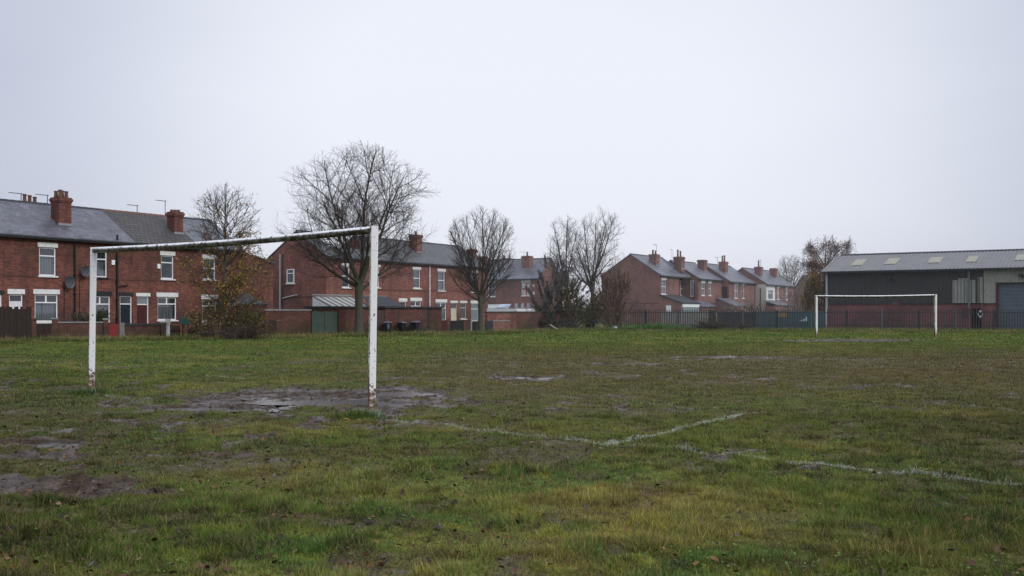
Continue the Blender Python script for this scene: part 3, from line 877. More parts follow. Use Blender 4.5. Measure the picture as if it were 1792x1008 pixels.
def pipe(h, px, ytop, ybot, mat='black', r=.045, y=-.07, name='drainpipe', branch=None):
    x = h.x(px); z1 = h.z(px, ytop); z0 = max(.05, h.z(px, ybot))
    m = MB().tube([(x, y, z0), (x, y, z1)], r, 8)
    for z in np.arange(z0 + .4, z1, 1.1): m.box(x - r * 1.5, x + r * 1.5, y - r * 1.2, -.003, z, z + .06)
    if branch:
        m.tube([(x, y, h.z(px, branch[1])), (h.x(branch[0]), y, h.z(branch[0], branch[2]))], r * .8, 8)
    return m.build(name, M[mat], h.root)


def course(h, px, py, th=.07, mat='brickW', proud=.02, name='string_course'):
    z = h.z(px, py)
    return MB().box(.004, h.L - .004, -proud, -.001, z - th / 2, z + th / 2).build(name, M[mat], h.root)


def dentils(h):
    m = MB(); x = .1
    while x < h.L - .12:
        m.box(x, x + .11, -.06, -.001, h.E - .33, h.E - .22); x += .23
    m.box(.004, h.L - .004, -.062, -.001, h.E - .218, h.E - .14)
    m.build('dentil_course', M['brickA'], h.root)


def vent(h, px0, py0, px1, py1, mat='white', name='vent_box', proud=.08):
    x0, x1, z0, z1 = h.rect(px0, py0, px1, py1)
    return MB().box(x0, x1, -proud, -.002, z0, z1).build(name, M[mat], h.root, bevel=.01)


def dish(h, px, py, r=.3, mat='dish'):
    x = h.x(px); z = h.z(px, py)
    m = MB(); N = 18; n0 = len(m.v); rings = 4
    m.v.append((x, -.22, z))
    for i in range(1, rings + 1):
        q = i / rings
        for k in range(N):
            a = 2 * math.pi * k / N; m.v.append((x + math.cos(a) * r * q, -.22 - .10 * q * q, z + math.sin(a) * r * q * 1.08))
    for k in range(N): m.f.append((0, 1 + k, 1 + (k + 1) % N))
    for i in range(rings - 1):
        for k in range(N):
            a = 1 + i * N + k; b = 1 + i * N + (k + 1) % N; m.f.append((a, a + N, b + N, b))
    m.tube([(x, -.003, z - .12), (x, -.22, z - .02)], .018, 6); m.tube([(x, -.24, z - r), (x, -.55, z - .06)], .010, 5); m.box(x - .03, x + .03, -.59, -.53, z - .09, z - .02)
    return m.build('satellite_dish', M[mat], h.root)


def finish(h, brickm, holes, roofm, recess=(), **kw):
    m = MB(); wall_mesh(m, h.L, h.E, h.D, h.R, holes, recess=recess); m.build('wall', M[brickm], h.root)
    return roof_parts(h, M[roofm], **kw)


GA = 'terraced houses on the left'
# ---- A: the near left terrace
LA = Line(0, 53.2, TH); DA, EA, RA = 3.1, 5.6, 7.62
h = House(LA, -250, -112, DA, EA, RA, 'terraced_house', 'red brick terraced house outside the left edge next to the black lintel house', 'house', GA)
finish(h, 'brickA', [win(h, (-190, 425, -160, 480))], 'slateA'); course(h, -180, 475)
h = House(LA, -112, 8, DA, EA, RA, 'terraced_house', 'brick terraced house at the far left frame edge with a black painted lintel', 'house', GA)
finish(h, 'brickA', [win(h, (-80, 426, -50, 479)), win(h, (-32, 515, 3.5, 566), 'fan2', lintel='blacklintel', lpad=.12, sill=None)], 'slateA')
chimney(h, 52, 357, .8, .6, 3, y=4.6, potsH=.5); aerial(h, 37, 338, 357); course(h, 0, 480)
h = House(LA, 8, 133, DA, EA, RA, 'terraced_house', 'red brick terraced house with white lintels, blue slate roof and the tallest potted chimney stack', 'house', GA)
hs = [win(h, (68.5, 433, 98, 482.5), 'fan', lh=.25), win(h, (61, 515, 101.5, 563), 'fan2', lh=.26), win(h, (16, 515, 40, 541), 'plain', lh=.27, curtain=False, glass='panedark', sill=None)]
finish(h, 'brickA', hs, 'slateA')
MB().box(h.x(17.5), h.x(38.5), .07, .075, h.z(28, 540), h.z(28, 527)).build('window_film', M['renderw'], h.root)
chimney(h, 107, 346, .78, .8, 4, y=1.35, potsH=.42, pairs=True); aerial(h, 83, 341, 362, side=-1); course(h, 70, 484); course(h, 70, 430, .05); dentils(h)
pipe(h, 130, 426, 562, r=.055); dish(h, 117, 494, .33); pipe(h, 112, 502, 592, r=.015, y=-.03, name='cable')
h = House(LA, 133, 233, DA, EA, RA, 'terraced_house', 'red brick terraced house with black lintels and wet blue slate roof behind the near goalpost', 'house', GA)
hs = [win(h, (160, 440, 187.5, 485), 'fan', lintel='blacklintel', sill='blacklintel', lh=.2), win(h, (158, 518, 193, 565), 'fan2', lintel='blacklintel', sill='blacklintel', lh=.26), door(h, (210, 518, 231, 575), lintel='blacklintel')]
finish(h, 'brickA', hs, 'slateA'); course(h, 180, 488); course(h, 180, 434, .05); dentils(h)
pipe(h, 204, 411, 570, r=.06, branch=(222, 502, 499)); vent(h, 194.5, 455, 200, 463.5); dish(h, 144, 474.5, .3)
pipe(h, 139, 490, 560, r=.014, y=-.03, name='cable')
h = House(LA, 233, 346, DA, EA, RA, 'terraced_house', 'brick terraced house with a brown ribbed tile roof and a dark red back door', 'house', GA)
hs = [win(h, (282, 447.5, 304, 488), 'fan', lh=.26, curtain=False, glass='panedark'), win(h, (276, 520, 309, 560), 'fan2', lh=.27, glass='glass'), door(h, (240, 519, 260.5, 570), 'darkred', lintel='lintel', leftframe=False, fan='panepale')]
finish(h, 'brickA', hs, 'tile'); course(h, 280, 491); dentils(h); vent(h, 274.5, 462, 279.5, 470)
chimney(h, 306.5, 371, .66, .75, 3, y=1.4, potsH=.15, capw=.08); aerial(h, 240, 359, 385, side=-1); aerial(h, 289, 351, 385, side=-1)
chimney(h, 257, 378, 1.0, .5, 2, y=4.4, potsH=.12)
h = House(LA, 346, 424, DA, EA, RA, 'terraced_house', 'end brick house of the left terrace, seen behind the yellow leaved tree', 'house', GA)
hs = [win(h, (356, 453, 377, 489), 'sash', lh=.25, curtain=False, glass='panedark'), win(h, (354, 524, 379, 562), 'fan2', lh=.3, glass='panedark', curtain=False), door(h, (398, 522, 413, 570), 'white', lintel='lintel')]
finish(h, 'brickA', hs, 'slateA', verge1=.05); course(h, 380, 497); dentils(h)
# the lower brick building beyond its end
h2 = House(LA, 424.5, 478, 1.6, 4.55, 5.35, 'brick_outbuilding', 'low gabled brick building between the left terrace and the next terrace', 'outbuilding', y0=.2)
m = MB(); p0 = h2.z(424, 437); p1 = h2.z(466, 460)
L = h2.L
m.prism([(0, 0, 0), (L, 0, 0), (L, 0, p1), (L * .35, 0, p0 - .45), (0, 0, p0)], [(0, 2.6, 0), (L, 2.6, 0), (L, 2.6, p1), (L * .35, 2.6, p0 - .45), (0, 2.6, p0)])
m.build('wall', M['brickA'], h2.root)
m = MB(); m.prism([(L * .33, -.08, p0 - .42), (L + .15, -.08, p1 - .05), (L + .15, -.08, p1 + .06), (L * .33, -.08, p0 - .30)], [(L * .33, 2.7, p0 - .42), (L + .15, 2.7, p1 - .05), (L + .15, 2.7, p1 + .06), (L * .33, 2.7, p0 - .30)])
m.build('roof', M['slateB'], h2.root)
# pale edged lean-to roof behind the shrubs
h3 = House(LA, 421, 469, 1.2, 2.3, 2.8, 'lean_to', 'low lean-to with a pale edged felt roof between the yellow tree and the gable', 'lean-to', y0=-3.0)
z0, z1 = h3.z(440, 533), h3.z(440, 508); L = h3.L
MB().box(.05, L - .05, .05, 2.3, 0, z0 - .06).build('wall', M['brickW'], h3.root)
MB().prism([(0, 0, z0 - .05), (0, 2.4, z1 - .05), (0, 2.4, z1 + .05), (0, 0, z0 + .05)], [(L, 0, z0 - .05), (L, 2.4, z1 - .05), (L, 2.4, z1 + .05), (L, 0, z0 + .05)]).build('roof', M['felt'], h3.root)
MB().box(-.03, L + .03, 2.42, 2.5, z1 - .04, z1 + .12).box(-.06, -.01, -.02, 2.42, z0 + .02, z0 + .10).build('roof_edge', M['coping'], h3.root)

# ---- B: the middle terrace
GB = 'terraced houses in the middle'
LB = Line(636, 79.5, TH); D, E, Rz = 3.1, 5.6, 7.62
h = House(LB, 571, 597, D, E, Rz, 'terraced_house', 'end terrace brick house whose wide plain gable has one small window and a pale pipe', 'house', GB)
finish(h, 'brickB', [], 'slateB', verge0=.06, ov=.16)
# gable end carries its own window and pipe: a frame turned towards the camera
LG = Line(571, LB.pt(LB.s_at(571)).y, TH2)
gx = lambda px: LG.s_at(px) ; gz = lambda px, py: LG.z_at(px, py)
# gable plane runs along -local y; s measured towards the front corner (s=0)
o = frame_window(h.root, gx(503), gx(515.5), gz(509, 495.5), gz(509, 471), 'fan', 'white', None, 'lintel', 'panedark', False, dy=-.02, name='window', loc=(-.035, 0, 0), rz=R(-90))
m = MB(); xx = gx(491); m.tube([(xx, -.06, .3), (xx, -.06, gz(491, 445))], .055, 8)
m.tube([(gx(495), -.06, gz(495, 522)), (gx(521), -.06, gz(521, 516))], .05, 8)
m.build('soil_pipe', M['greypipe'], h.root, rz=R(-90))
m = MB(); m.tube([(gx(495.5), -.07, gz(495, 446)), (gx(495.5), -.07, gz(495, 537))], .03, 6); m.build('cable', M['black'], h.root, rz=R(-90))
MB().box(gx(470), gx(571) - .01, -.02, -.001, gz(540, 519.5) - .05, gz(540, 519.5) + .03).build('string_course', M['brickW'], h.root, rz=R(-90))
h = House(LB, 597, 668, 1.55, E, 6.42, 'terraced_house', 'lower roofed brick house between the gable and the chimneyed main terrace', 'house', GB)
finish(h, 'brickB', [win(h, (599, 466, 612, 503), 'sash', lh=.22, curtain=False, glass='panedark'), win(h, (653, 468, 664, 503), 'sash', lh=.22, curtain=False, glass='panedark')], 'slateB', ov=.15, ridge=False)
course(h, 640, 507, .09)
h = House(LB, 668, 753, D, E, Rz, 'terraced_house', 'brick terraced house with grey mossy roof and red chimney, above the two bins', 'house', GB)
hs = [win(h, (723, 472, 735.5, 504.5), 'sash', lh=.22), win(h, (719, 527, 737, 556), 'fan2', lh=.28, curtain=False, glass='panedark'), win(h, (699, 528, 711, 556), 'plain', lh=.28, curtain=False, glass='panedark')]
finish(h, 'brickB', hs, 'slateB', ov=.16); course(h, 700, 508, .09); chimney(h, 727.5, 411, .75, .85, 1, potsH=.35, mat='brickB'); pipe(h, 751, 463, 536, 'white', .045)
h = House(LB, 753, 852, D, E, Rz, 'terraced_house', 'far end brick house of the middle terrace with a cream door behind a round tree', 'house', GB)
hs = [win(h, (766.5, 475.5, 778.5, 508.5), 'sash', lh=.25), win(h, (824.5, 478, 836.5, 511), 'sash', lh=.25),
      win(h, (763, 529.5, 781, 561), 'fan2', lh=.28), door(h, (789, 530.5, 800, 570), 'cream', 'cream'), win(h, (806, 530.5, 816, 558), 'fan', frame='cream', lh=.2, curtain=False, glass='panedark'), win(h, (824.5, 531.5, 838, 562), 'fan', lh=.28, glass='panepale', curtain=False)]
finish(h, 'brickB', hs, 'slateB', ov=.16, verge1=.05); course(h, 800, 509.5, .09); chimney(h, 826, 436, .7, .6, 0, y=1.7, mat='brickB', flash=False)

# ---- C: the house seen square on, with a flag hung in its window
LC = Line(943, 122.5, TH2)
h = House(LC, 790, 868, 3.0, 5.6, 8.05, 'terraced_house', 'slate roofed brick house half hidden behind the round headed bare tree', 'house', 'terraced houses beyond the middle')
finish(h, 'brickC', [win(h, (854, 494, 866.5, 519), 'sash', lh=.25, glass='panedark', curtain=False)], 'slateD', ov=.2)
chimney(h, 844, 449, 1.2, .8, 0, y=1.2, mat='brickC', flash=False)
h = House(LC, 868, 943, 3.0, 5.6, 8.05, 'terraced_house', 'slate roofed brick house with a red cross flag hung in its upstairs window', 'house', 'terraced houses beyond the middle')
hs = [win(h, (912.5, 493.5, 928, 517.5), 'plain', lh=.2, lpad=.05, curtain=False, glass='panedark', name='window')]
finish(h, 'brickC', hs, 'slateD', ov=.2, verge1=.05)
chimney(h, 922.5, 448, 1.15, .8, 1, potsH=.6, mat='brickC'); chimney(h, 887, 452, 1.0, .6, 2, y=4.2, potsH=.3, mat='brickC')
aerial(h, 917, 440, 452)
x0, x1, z0, z1 = h.rect(914, 495, 926.5, 516.5)
fl = MB().box(x0, x1, .035, .045, z0, z1).build('flag', M['flagwhite'], h.root)
fx = x0 + (x1 - x0) * .54; MB().box(fx - .09, fx + .09, .025, .033, z0, z1).box(x0, fx - .09, .025, .033, z0 + .86 * (z1 - z0) / 2, z0 + 1.12 * (z1 - z0) / 2).build('flag_cross', M['flagred'], fl)
MB().box(fx + .05, x1, .012, .022, z0 + .9 * (z1 - z0) / 2, z0 + 1.12 * (z1 - z0) / 2).build('flag_band', M['darkdoor'], fl)
vent(h, 932, 498, 935.5, 502, 'cream', proud=.1); dish(h, 935.5, 513.5, .22, 'white')
# bay window
x0, x1, zb, zt = h.rect(905, 541, 937, 526)
b = MB().box(x0, x1, -.9, -.002, 0, zt).build('bay', M['dish'], h.root)
for px in (908, 919, 929):
    a, c, z0, z1 = h.rect(px, 539, px + 4.4, 531); MB().box(a, c, -.925, -.902, z0, z1).build('pane', M['bluewhite'], b)
MB().prism([(x0 - .1, -1.02, zt), (x1 + .1, -1.02, zt), (x1 + .1, -1.02, zt + .08), (x0 - .1, -1.02, zt + .08)], [(x0 + .3, -.003, zt + .3), (x1 - .3, -.003, zt + .3), (x1 - .3, -.003, zt + .42), (x0 + .3, -.003, zt + .42)]).build('bay_roof', M['pot'], b)
x0, x1, zb, zt = h.rect(878, 546, 904, 530)
b = MB().box(x0, x1, -1.2, -.003, 0, zt).build('porch', M['dish'], h.root); MB().prism([(x0 - .05, -1.3, zt), (x1 + .1, -1.3, zt), (x1 + .1, -1.3, zt + .1), (x0 - .05, -1.3, zt + .1)], [(x0 - .05, -.003, zt + .3), (x1 + .1, -.003, zt + .3), (x1 + .1, -.003, zt + .4), (x0 - .05, -.003, zt + .4)]).build('porch_roof', M['pot'], b)
# pale flat roofed extension and small lean-to glass in front of it
hx = House(LC, 851, 904, 2, 2, 2, 'flat_roofed_extension', 'flat roofed extension with a white roof edge behind the low garden walls', 'outbuilding', y0=-9)
z0, z1 = hx.z(880, 545), hx.z(880, 540)
MB().box(.05, hx.L - .05, .05, 4, 0, z0 - .002).build('wall', M['brickC'], hx.root); MB().box(0, hx.L, 0, 4.1, z0, z1).build('roof', M['renderw'], hx.root)
a, c, zz0, zz1 = hx.rect(852, 539.5, 867, 525)
g = MB().prism([(a, .3, z1 + .002), (c - .2, .3, z1 + .002), (c + .3, .3, zz1 + .1), (a, .3, zz1 + .1)], [(a, 3.0, z1 + .002), (c - .2, 3.0, z1 + .002), (c + .3, 3.0, zz1 + .5), (a, 3.0, zz1 + .5)]).build('rooflight', M['bluewhite'], hx.root)
MB().box(a, c + .35, .24, .29, zz1 + .1, zz1 + .45).box(a, c - .2, .22, .29, z1 + .05, z1 + .14).build('bargeboard', M['white'], g)

# ---- D: the stepped terrace on the right
GD = 'stepped terraced houses on the right'
L1 = Line(1155, 112.6, TH)
h = House(L1, 1155, 1209, 3.7, 5.6, 7.98, 'terraced_house', 'nearest house of the right hand row with a large plain brick gable facing the field', 'house', GD)
rx0, rx1 = h.x(1188), h.x(1206.5); h.E = 5.6
hs = [win(h, (1157.5, 490, 1165.5, 514.5), 'sash', lh=.25)]
win(h, (1190, 494, 1198.5, 518), 'sash', lh=.2, curtain=False, base=1.0, glass='glass')
finish(h, 'brickD', hs, 'slateD', recess=[(rx0, rx1, 0, 5.55, 1.0)], verge0=.08, ov=.2)
chimney(h, 1145, 445, .95, .9, 2, mat='brickD'); aerial(h, 1148.5, 428, 446); aerial(h, 1176, 437, 452)
m = MB(); sl = (7.98 - 5.6) / 3.7; xv = h.x(1204)
m.prism([(xv, -.2, 5.6 + .02), (xv + .18, -.2, 5.62), (xv + .18, -.2, 5.78), (xv, -.2, 5.78)], [(xv, 3.7, 8.05), (xv + .18, 3.7, 8.05), (xv + .18, 3.7, 8.2), (xv, 3.7, 8.2)]); m.build('roof_verge', M['lead'], h.root)
# string course on the gable
LG = Line(1155, L1.pt(0).y, TH2)
MB().box(LG.s_at(1060), -.01, -.02, -.001, LG.z_at(1100, 531) - .06, LG.z_at(1100, 531) + .04).build('string_course', M['brickW'], h.root, rz=R(-90))
# rear extension with monopitch roof and white conservatory front
yf = -2.55; zt = h.z(1155, 517); zf = h.z(1187, 530.5, yf); Lx = h.x(1223, yf)
e = MB().prism([(0.01, -.003, 0), (.01, yf, 0), (.01, yf, zf), (.01, -.003, zt)], [(Lx, -.003, 0), (Lx, yf, 0), (Lx, yf, zf), (Lx, -.003, zt)]).build('extension', M['brickD'], h.root)
MB().prism([(-.12, .0 - .004, zt + .01), (-.12, yf - .2, zf - .05), (-.12, yf - .2, zf + .07), (-.12, -.004, zt + .12)], [(Lx + .1, -.004, zt + .01), (Lx + .1, yf - .2, zf - .05), (Lx + .1, yf - .2, zf + .07), (Lx + .1, -.004, zt + .12)]).build('roof', M['felt'], e)
MB().box(.2, Lx - .1, yf - .12, yf - .01, zf - .42, zf - .08).build('fascia', M['white'], e)
MB().box(.3, Lx - .2, yf - .10, yf - .012, zf - 1.4, zf - .43).build('window', M['panepale'], e)
MB().box(-.04, -.002, -1.35, -.75, 1.3, 2.15).build('window_frame', M['white'], e)
# second extension with hipped slate roof
xa, xb = h.x(1228, -2.0), h.x(1256, -2.0); zf = h.z(1242, 537, -2.2)
e = MB().box(xa, xb, -2.0, -.004, 0, zf).build('extension', M['brickD'], h.root)
MB().prism([(xa - .15, -2.2, zf), (xb + .15, -2.2, zf), (xb + .15, -.004, zf), (xa - .15, -.004, zf)], [(xa + .3, -1.0, zf + .75), (xb - 1.2, -1.0, zf + .75), (xb - 1.2, -.3, zf + .75), (xa + .3, -.3, zf + .75)]).build('roof', M['slateD'], e)

L2 = Line(1222, 119.3, TH)
h = House(L2, 1222, 1264, 3.6, 5.45, 7.6, 'terraced_house', 'second house of the right hand row with a broad two pot chimney stack', 'house', GD)
hs = [win(h, (1227.5, 495, 1233.5, 517), 'sash', lh=.25, lpad=.12), win(h, (1240, 495.5, 1245, 517), 'sash', lh=.25, lpad=.12)]
finish(h, 'brickD', hs, 'slateD', verge0=.06, ov=.2); chimney(h, 1188.5, 449.5, 1.0, 1.0, 2, mat='brickD', potsH=.75); chimney(h, 1229, 455, 1.0, .9, 0, mat='brickD'); course(h, 1240, 489.5, .1)
# pipes and little windows on the side wall
LS = Line(1222, 119.3, TH2)
o = frame_window(h.root, LS.s_at(1209), LS.s_at(1214), LS.z_at(1211, 518), LS.z_at(1211, 491), 'sash', 'white', None, 'lintel', 'panepale', False, dy=-.03, loc=(-.02, 0, 0), rz=R(-90))
MB().tube([(LS.s_at(1215.5), -.07, .2), (LS.s_at(1215.5), -.07, LS.z_at(1215, 494))], .07, 6).build('drainpipe', M['black'], h.root, rz=R(-90))
L3 = Line(1276, 125.5, TH)
h = House(L3, 1276, 1323, 3.55, 5.3, 7.55, 'terraced_house', 'third house of the right hand row with a dark boarded side opening and twin pots', 'house', GD)
hs = [win(h, (1285, 498, 1291.5, 522), 'sash', lh=.25), win(h, (1298.5, 499, 1302.5, 522), 'sash', lh=.25)]
finish(h, 'brickD', hs, 'slateD', verge0=.06, ov=.2); chimney(h, 1266, 458, .95, .9, 2, mat='brickD', potsH=.75); aerial(h, 1255.5, 450, 464); course(h, 1290, 494, .1)
LS = Line(1276, 125.5, TH2)
MB().box(LS.s_at(1263.5), LS.s_at(1273), -.05, -.002, LS.z_at(1268, 525), LS.z_at(1268, 501.5)).build('boarded_opening', M['wooddark'], h.root, rz=R(-90))
# lean-to below
yf = -2.3; xa, xb = h.x(1285, yf), h.x(1308, yf); zf = h.z(1295, 536, yf)
e = MB().prism([(xa, -.003, 0), (xa, yf, 0), (xa, yf, zf), (xa, -.003, zf + .9)], [(xb, -.003, 0), (xb, yf, 0), (xb, yf, zf), (xb, -.003, zf + .9)]).build('extension', M['brickD'], h.root)
MB().prism([(xa - .1, -.004, zf + .92), (xa - .1, yf - .15, zf - .02), (xa - .1, yf - .15, zf + .08), (xa - .1, -.004, zf + 1.02)], [(xb + .1, -.004, zf + .92), (xb + .1, yf - .15, zf - .02), (xb + .1, yf - .15, zf + .08), (xb + .1, -.004, zf + 1.02)]).build('roof', M['slateD'], e)
L4 = Line(1341, 133.0, TH)
h = House(L4, 1341, 1389, 3.35, 5.15, 7.3, 'terraced_house', 'last house of the right hand row with a pale rendered part of its wall', 'house', GD)
hs = [win(h, (1344, 508, 1352, 524), 'fan2', lh=.15, lintel=None, curtain=False, glass='panedark'), win(h, (1360, 504, 1364, 524), 'sash', lh=.2, curtain=False, glass='panepale'), win(h, (1375, 505, 1379, 525), 'sash', lh=.2, curtain=False, glass='panepale')]
finish(h, 'brickD', hs, 'slateD', verge0=.06, verge1=.05, ov=.2)
chimney(h, 1327.5, 467, .95, .85, 1, mat='brickD', potsH=.75); chimney(h, 1354, 469.5, .9, .85, 0, mat='brickD'); aerial(h, 1331, 455, 470)
m = MB(); a, c = .01, h.x(1356); w0, w1, z0, z1 = hs[0]
for q in ((a, w0 - .01, .0, 5.05), (w1 + .01, c, .0, 5.05), (w0 - .01, w1 + .01, z1 + .01, 5.05), (w0 - .01, w1 + .01, 0, z0 - .1)): m.box(q[0], q[1], -.02, -.001, q[2], q[3])
m.build('white_render', M['renderw'], h.root)
LS = Line(1341, 133.0, TH2)
m = MB(); m.box(LS.s_at(1322), -.002, -.03, -.002, 0, 5.1); m.build('cream_render', M['render'], h.root, rz=R(-90))
MB().box(LS.s_at(1315), LS.s_at(1321.5), -.05, -.002, LS.z_at(1318, 529), LS.z_at(1318, 502)).build('boarded_opening', M['wooddark'], h.root, rz=R(-90))
MB().tube([(LS.s_at(1331), -.09, 1), (LS.s_at(1331), -.09, 4.6)], .07, 6).build('drainpipe', M['black'], h.root, rz=R(-90))
xa, xb = h.x(1357, -1.5), h.x(1387, -1.5); zf = h.z(1372, 535, -1.5)
e = MB().box(xa, xb, -1.5, -.003, 0, zf).build('extension', M['brickD'], h.root); MB().prism([(xa - .1, -.004, zf + .6), (xa - .1, -1.7, zf), (xa - .1, -1.7, zf + .1), (xa - .1, -.004, zf + .7)], [(xb + .1, -.004, zf + .6), (xb + .1, -1.7, zf), (xb + .1, -1.7, zf + .1), (xb + .1, -.004, zf + .7)]).build('roof', M['slateD'], e)

# faint brick house beyond, between the row and the warehouse
h = House(Line(1390, 165, TH2), 1388, 1424, 3.5, 5.0, 7.8, 'brick_house', 'distant brick house end showing between the right hand row and the warehouse', 'house')
m = MB(); m.prism([(0, 0, 0), (h.L, 0, 0), (h.L, 0, 5), (h.L / 2, 0, 7.4), (0, 0, 5)], [(0, 8, 0), (h.L, 8, 0), (h.L, 8, 5), (h.L / 2, 8, 7.4), (0, 8, 5)]); m.build('wall', M['brickC'], h.root)
m = MB(); m.prism([(-.2, -.1, 4.9), (h.L / 2, -.1, 7.45), (h.L / 2, -.1, 7.6), (-.2, -.1, 5.05)], [(-.2, 8.1, 4.9), (h.L / 2, 8.1, 7.45), (h.L / 2, 8.1, 7.6), (-.2, 8.1, 5.05)]).prism([(h.L + .2, -.1, 4.9), (h.L + .2, -.1, 5.05), (h.L / 2, -.1, 7.6), (h.L / 2, -.1, 7.45)], [(h.L + .2, 8.1, 4.9), (h.L + .2, 8.1, 5.05), (h.L / 2, 8.1, 7.6), (h.L / 2, 8.1, 7.45)]); m.build('roof', M['slateD'], h.root)

# ------------------------------------------------------------------ warehouse
LW = Line(1443, 88.0, TH2)
h = House(LW, 1443, 1792, 6.3, 4.95, 6.62, 'warehouse', 'large low warehouse with dark ribbed cladding, brick base and grey corrugated roof', 'warehouse')
Lw = h.L + 16; E = 4.95; DW = 6.3; RW = 6.62
zj = h.z(1500, 532)                      # top of the brick
def ribs(mb, x0, x1, z0, z1, y=0.0, p=.27, dpt=.05):
    x = x0
    while x < x1 - .001:
        e = min(x + p, x1); w = e - x
        q = [(x, y), (x + w * .5, y), (x + w * .6, y - dpt), (x + w * .9, y - dpt), (e, y)]
        for i in range(4): mb.poly([(q[i][0], q[i][1], z0), (q[i + 1][0], q[i + 1][1], z0), (q[i + 1][0], q[i + 1][1], z1), (q[i][0], q[i][1], z1)])
        x = e
    return mb
xd0 = h.x(1747); zr = h.z(1770, 495.5); xd1 = xd0 + 5.2
# brick base with a door opening and the big roller opening
m = MB()
holes = [(h.x(1700), h.x(1717), 0, h.z(1708, 540)), (xd0, xd1, 0, zj)]
xs = sorted({0, Lw} | {q for a in holes for q in a[:2]})
for i in range(len(xs) - 1):
    mx = (xs[i] + xs[i + 1]) / 2; zb = 0
    for a in holes:
        if a[0] < mx < a[1]: zb = a[3]
    if zb < zj: m.box(xs[i], xs[i + 1], 0, .22, zb, zj)
m.poly([(0, .02, 0), (0, 2 * DW, 0), (0, 2 * DW, E), (0, DW, RW), (0, .02, E)]); m.poly([(Lw, .02, 0), (Lw, 2 * DW, 0), (Lw, 2 * DW, E), (Lw, DW, RW), (Lw, .02, E)]); m.poly([(0, 2 * DW, 0), (Lw, 2 * DW, 0), (Lw, 2 * DW, E), (0, 2 * DW, E)])
m.build('brick_base', M['brickU'], h.root)
MB().box(h.x(1563), h.x(1575), -.12, -.002, 0, zj + .12).box(h.x(1717.2), h.x(1719.5), -.1, -.002, 0, zj).build('brick_pier', M['brickU'], h.root)
xp = h.x(1721.5)
m = ribs(MB(), .12, xp, zj + .02, E - .02); m.poly([(.12, .1, zj), (xp, .1, zj), (xp, .1, E), (.12, .1, E)]); m.build('dark_cladding', M['clad'], h.root)
m = ribs(MB(), xp + .002, xd0 - .18, zj + .02, E - .02, y=-.004); m = ribs(m, xd0 - .18, Lw, zr + .06, E - .02, y=-.004); ribs(m, xd1 + .2, Lw, zj + .02, zr + .06, y=-.004)
m.build('pale_cladding', M['cladpale'], h.root)
m = ribs(MB(), h.x(1667), h.x(1707), zj + .05, h.z(1687, 490), y=-.05); ribs(m, h.x(1676), h.x(1694), h.z(1685, 489.8), h.z(1685, 487), y=-.048)
ribs(m, h.x(1711.5), h.x(1720), zj + .05, h.z(1715, 485), y=-.05)
m.build('patched_pale_sheets', M['cladpale'], h.root)
ribs(MB(), h.x(1707), h.x(1711.5), zj + .05, h.z(1709, 487), y=-.046).build('brown_sheet', M['cladbrown'], h.root)
MB().box(.1, xd0 - .2, -.06, -.002, zj - .04, zj + .02).build('drip_flashing', M['lamp'], h.root)
MB().box(xd0 - .2, xd0, -.05, .3, 0, zr + .08).box(xd0, xd1, -.05, .3, zr, zr + .08).box(xd1, xd1 + .2, -.05, .3, 0, zr + .08).build('door_frame', M['darkred'], h.root)
m = MB(); z = 0.02
while z < zr - .05:
    m.poly([(xd0, .16, z), (xd1, .16, z), (xd1, .13, z + .05), (xd0, .13, z + .05)]); m.poly([(xd0, .13, z + .05), (xd1, .13, z + .05), (xd1, .16, z + .105), (xd0, .16, z + .105)]); z += .11
m.poly([(xd0, .2, 0), (xd1, .2, 0), (xd1, .2, zr), (xd0, .2, zr)])
m.build('roller_door', M['shutter'], h.root)
# personnel door with a pale round mark
a, c, _, zt = h.rect(1700, 577, 1717, 540.5)
d = MB().box(a + .02, c - .02, .06, .12, .02, zt - .03).box(a, a + .05, .02, .13, 0, zt - .002).box(c - .05, c, .02, .13, 0, zt - .002).build('door', M['bluedoor'], h.root)
m = MB(); cx_, cz_ = h.x(1716), h.z(1716, 549.5)
for k in range(20):
    a0, a1 = 2 * math.pi * k / 20, 2 * math.pi * (k + 1) / 20
    m.prism([(cx_ + math.cos(q) * r * .9, -.002, cz_ + math.sin(q) * r * 1.5) for q, r in ((a0, .10), (a1, .10), (a1, .2), (a0, .2))], [(cx_ + math.cos(q) * r * .9, -.012, cz_ + math.sin(q) * r * 1.5) for q, r in ((a0, .10), (a1, .10), (a1, .2), (a0, .2))])
m.build('painted_ring_mark', M['renderw'], h.root, loc=(0, -.1, 0))
a, c, z0, z1 = h.rect(1681, 577, 1693, 556); MB().box(a, c, -.28, -.003, 0, z1).build('meter_cupboard', M['ochre'], h.root)
a, c, z0, z1 = h.rect(1686, 556, 1693, 540); MB().box(a, c, -.1, -.003, z0 + .01, z1).build('red_cupboard', M['darkred'], h.root)
# roof: ribbed slopes
sl = (RW - E) / DW; ov = .35
m = MB(); x = -.12; p = .30
while x < Lw:
    q = [(x, 0), (x + p * .55, 0), (x + p * .68, .045), (x + p * .87, .045), (x + p, 0)]
    for i in range(4):
        m.poly([(q[i][0], -ov, E - ov * sl + .08 + q[i][1]), (q[i + 1][0], -ov, E - ov * sl + .08 + q[i + 1][1]), (q[i + 1][0], DW, RW + .08 + q[i + 1][1]), (q[i][0], DW, RW + .08 + q[i][1])])
    x += p
m.poly([(-.12, -ov, E - ov * sl + .03), (Lw, -ov, E - ov * sl + .03), (Lw, DW, RW + .03), (-.12, DW, RW + .03)])
m.poly([(-.12, DW, RW + .06), (Lw, DW, RW + .06), (Lw, 2 * DW + ov, E - ov * sl + .06), (-.12, 2 * DW + ov, E - ov * sl + .06)])
rf = m.build('roof', M['cladroof'], h.root)
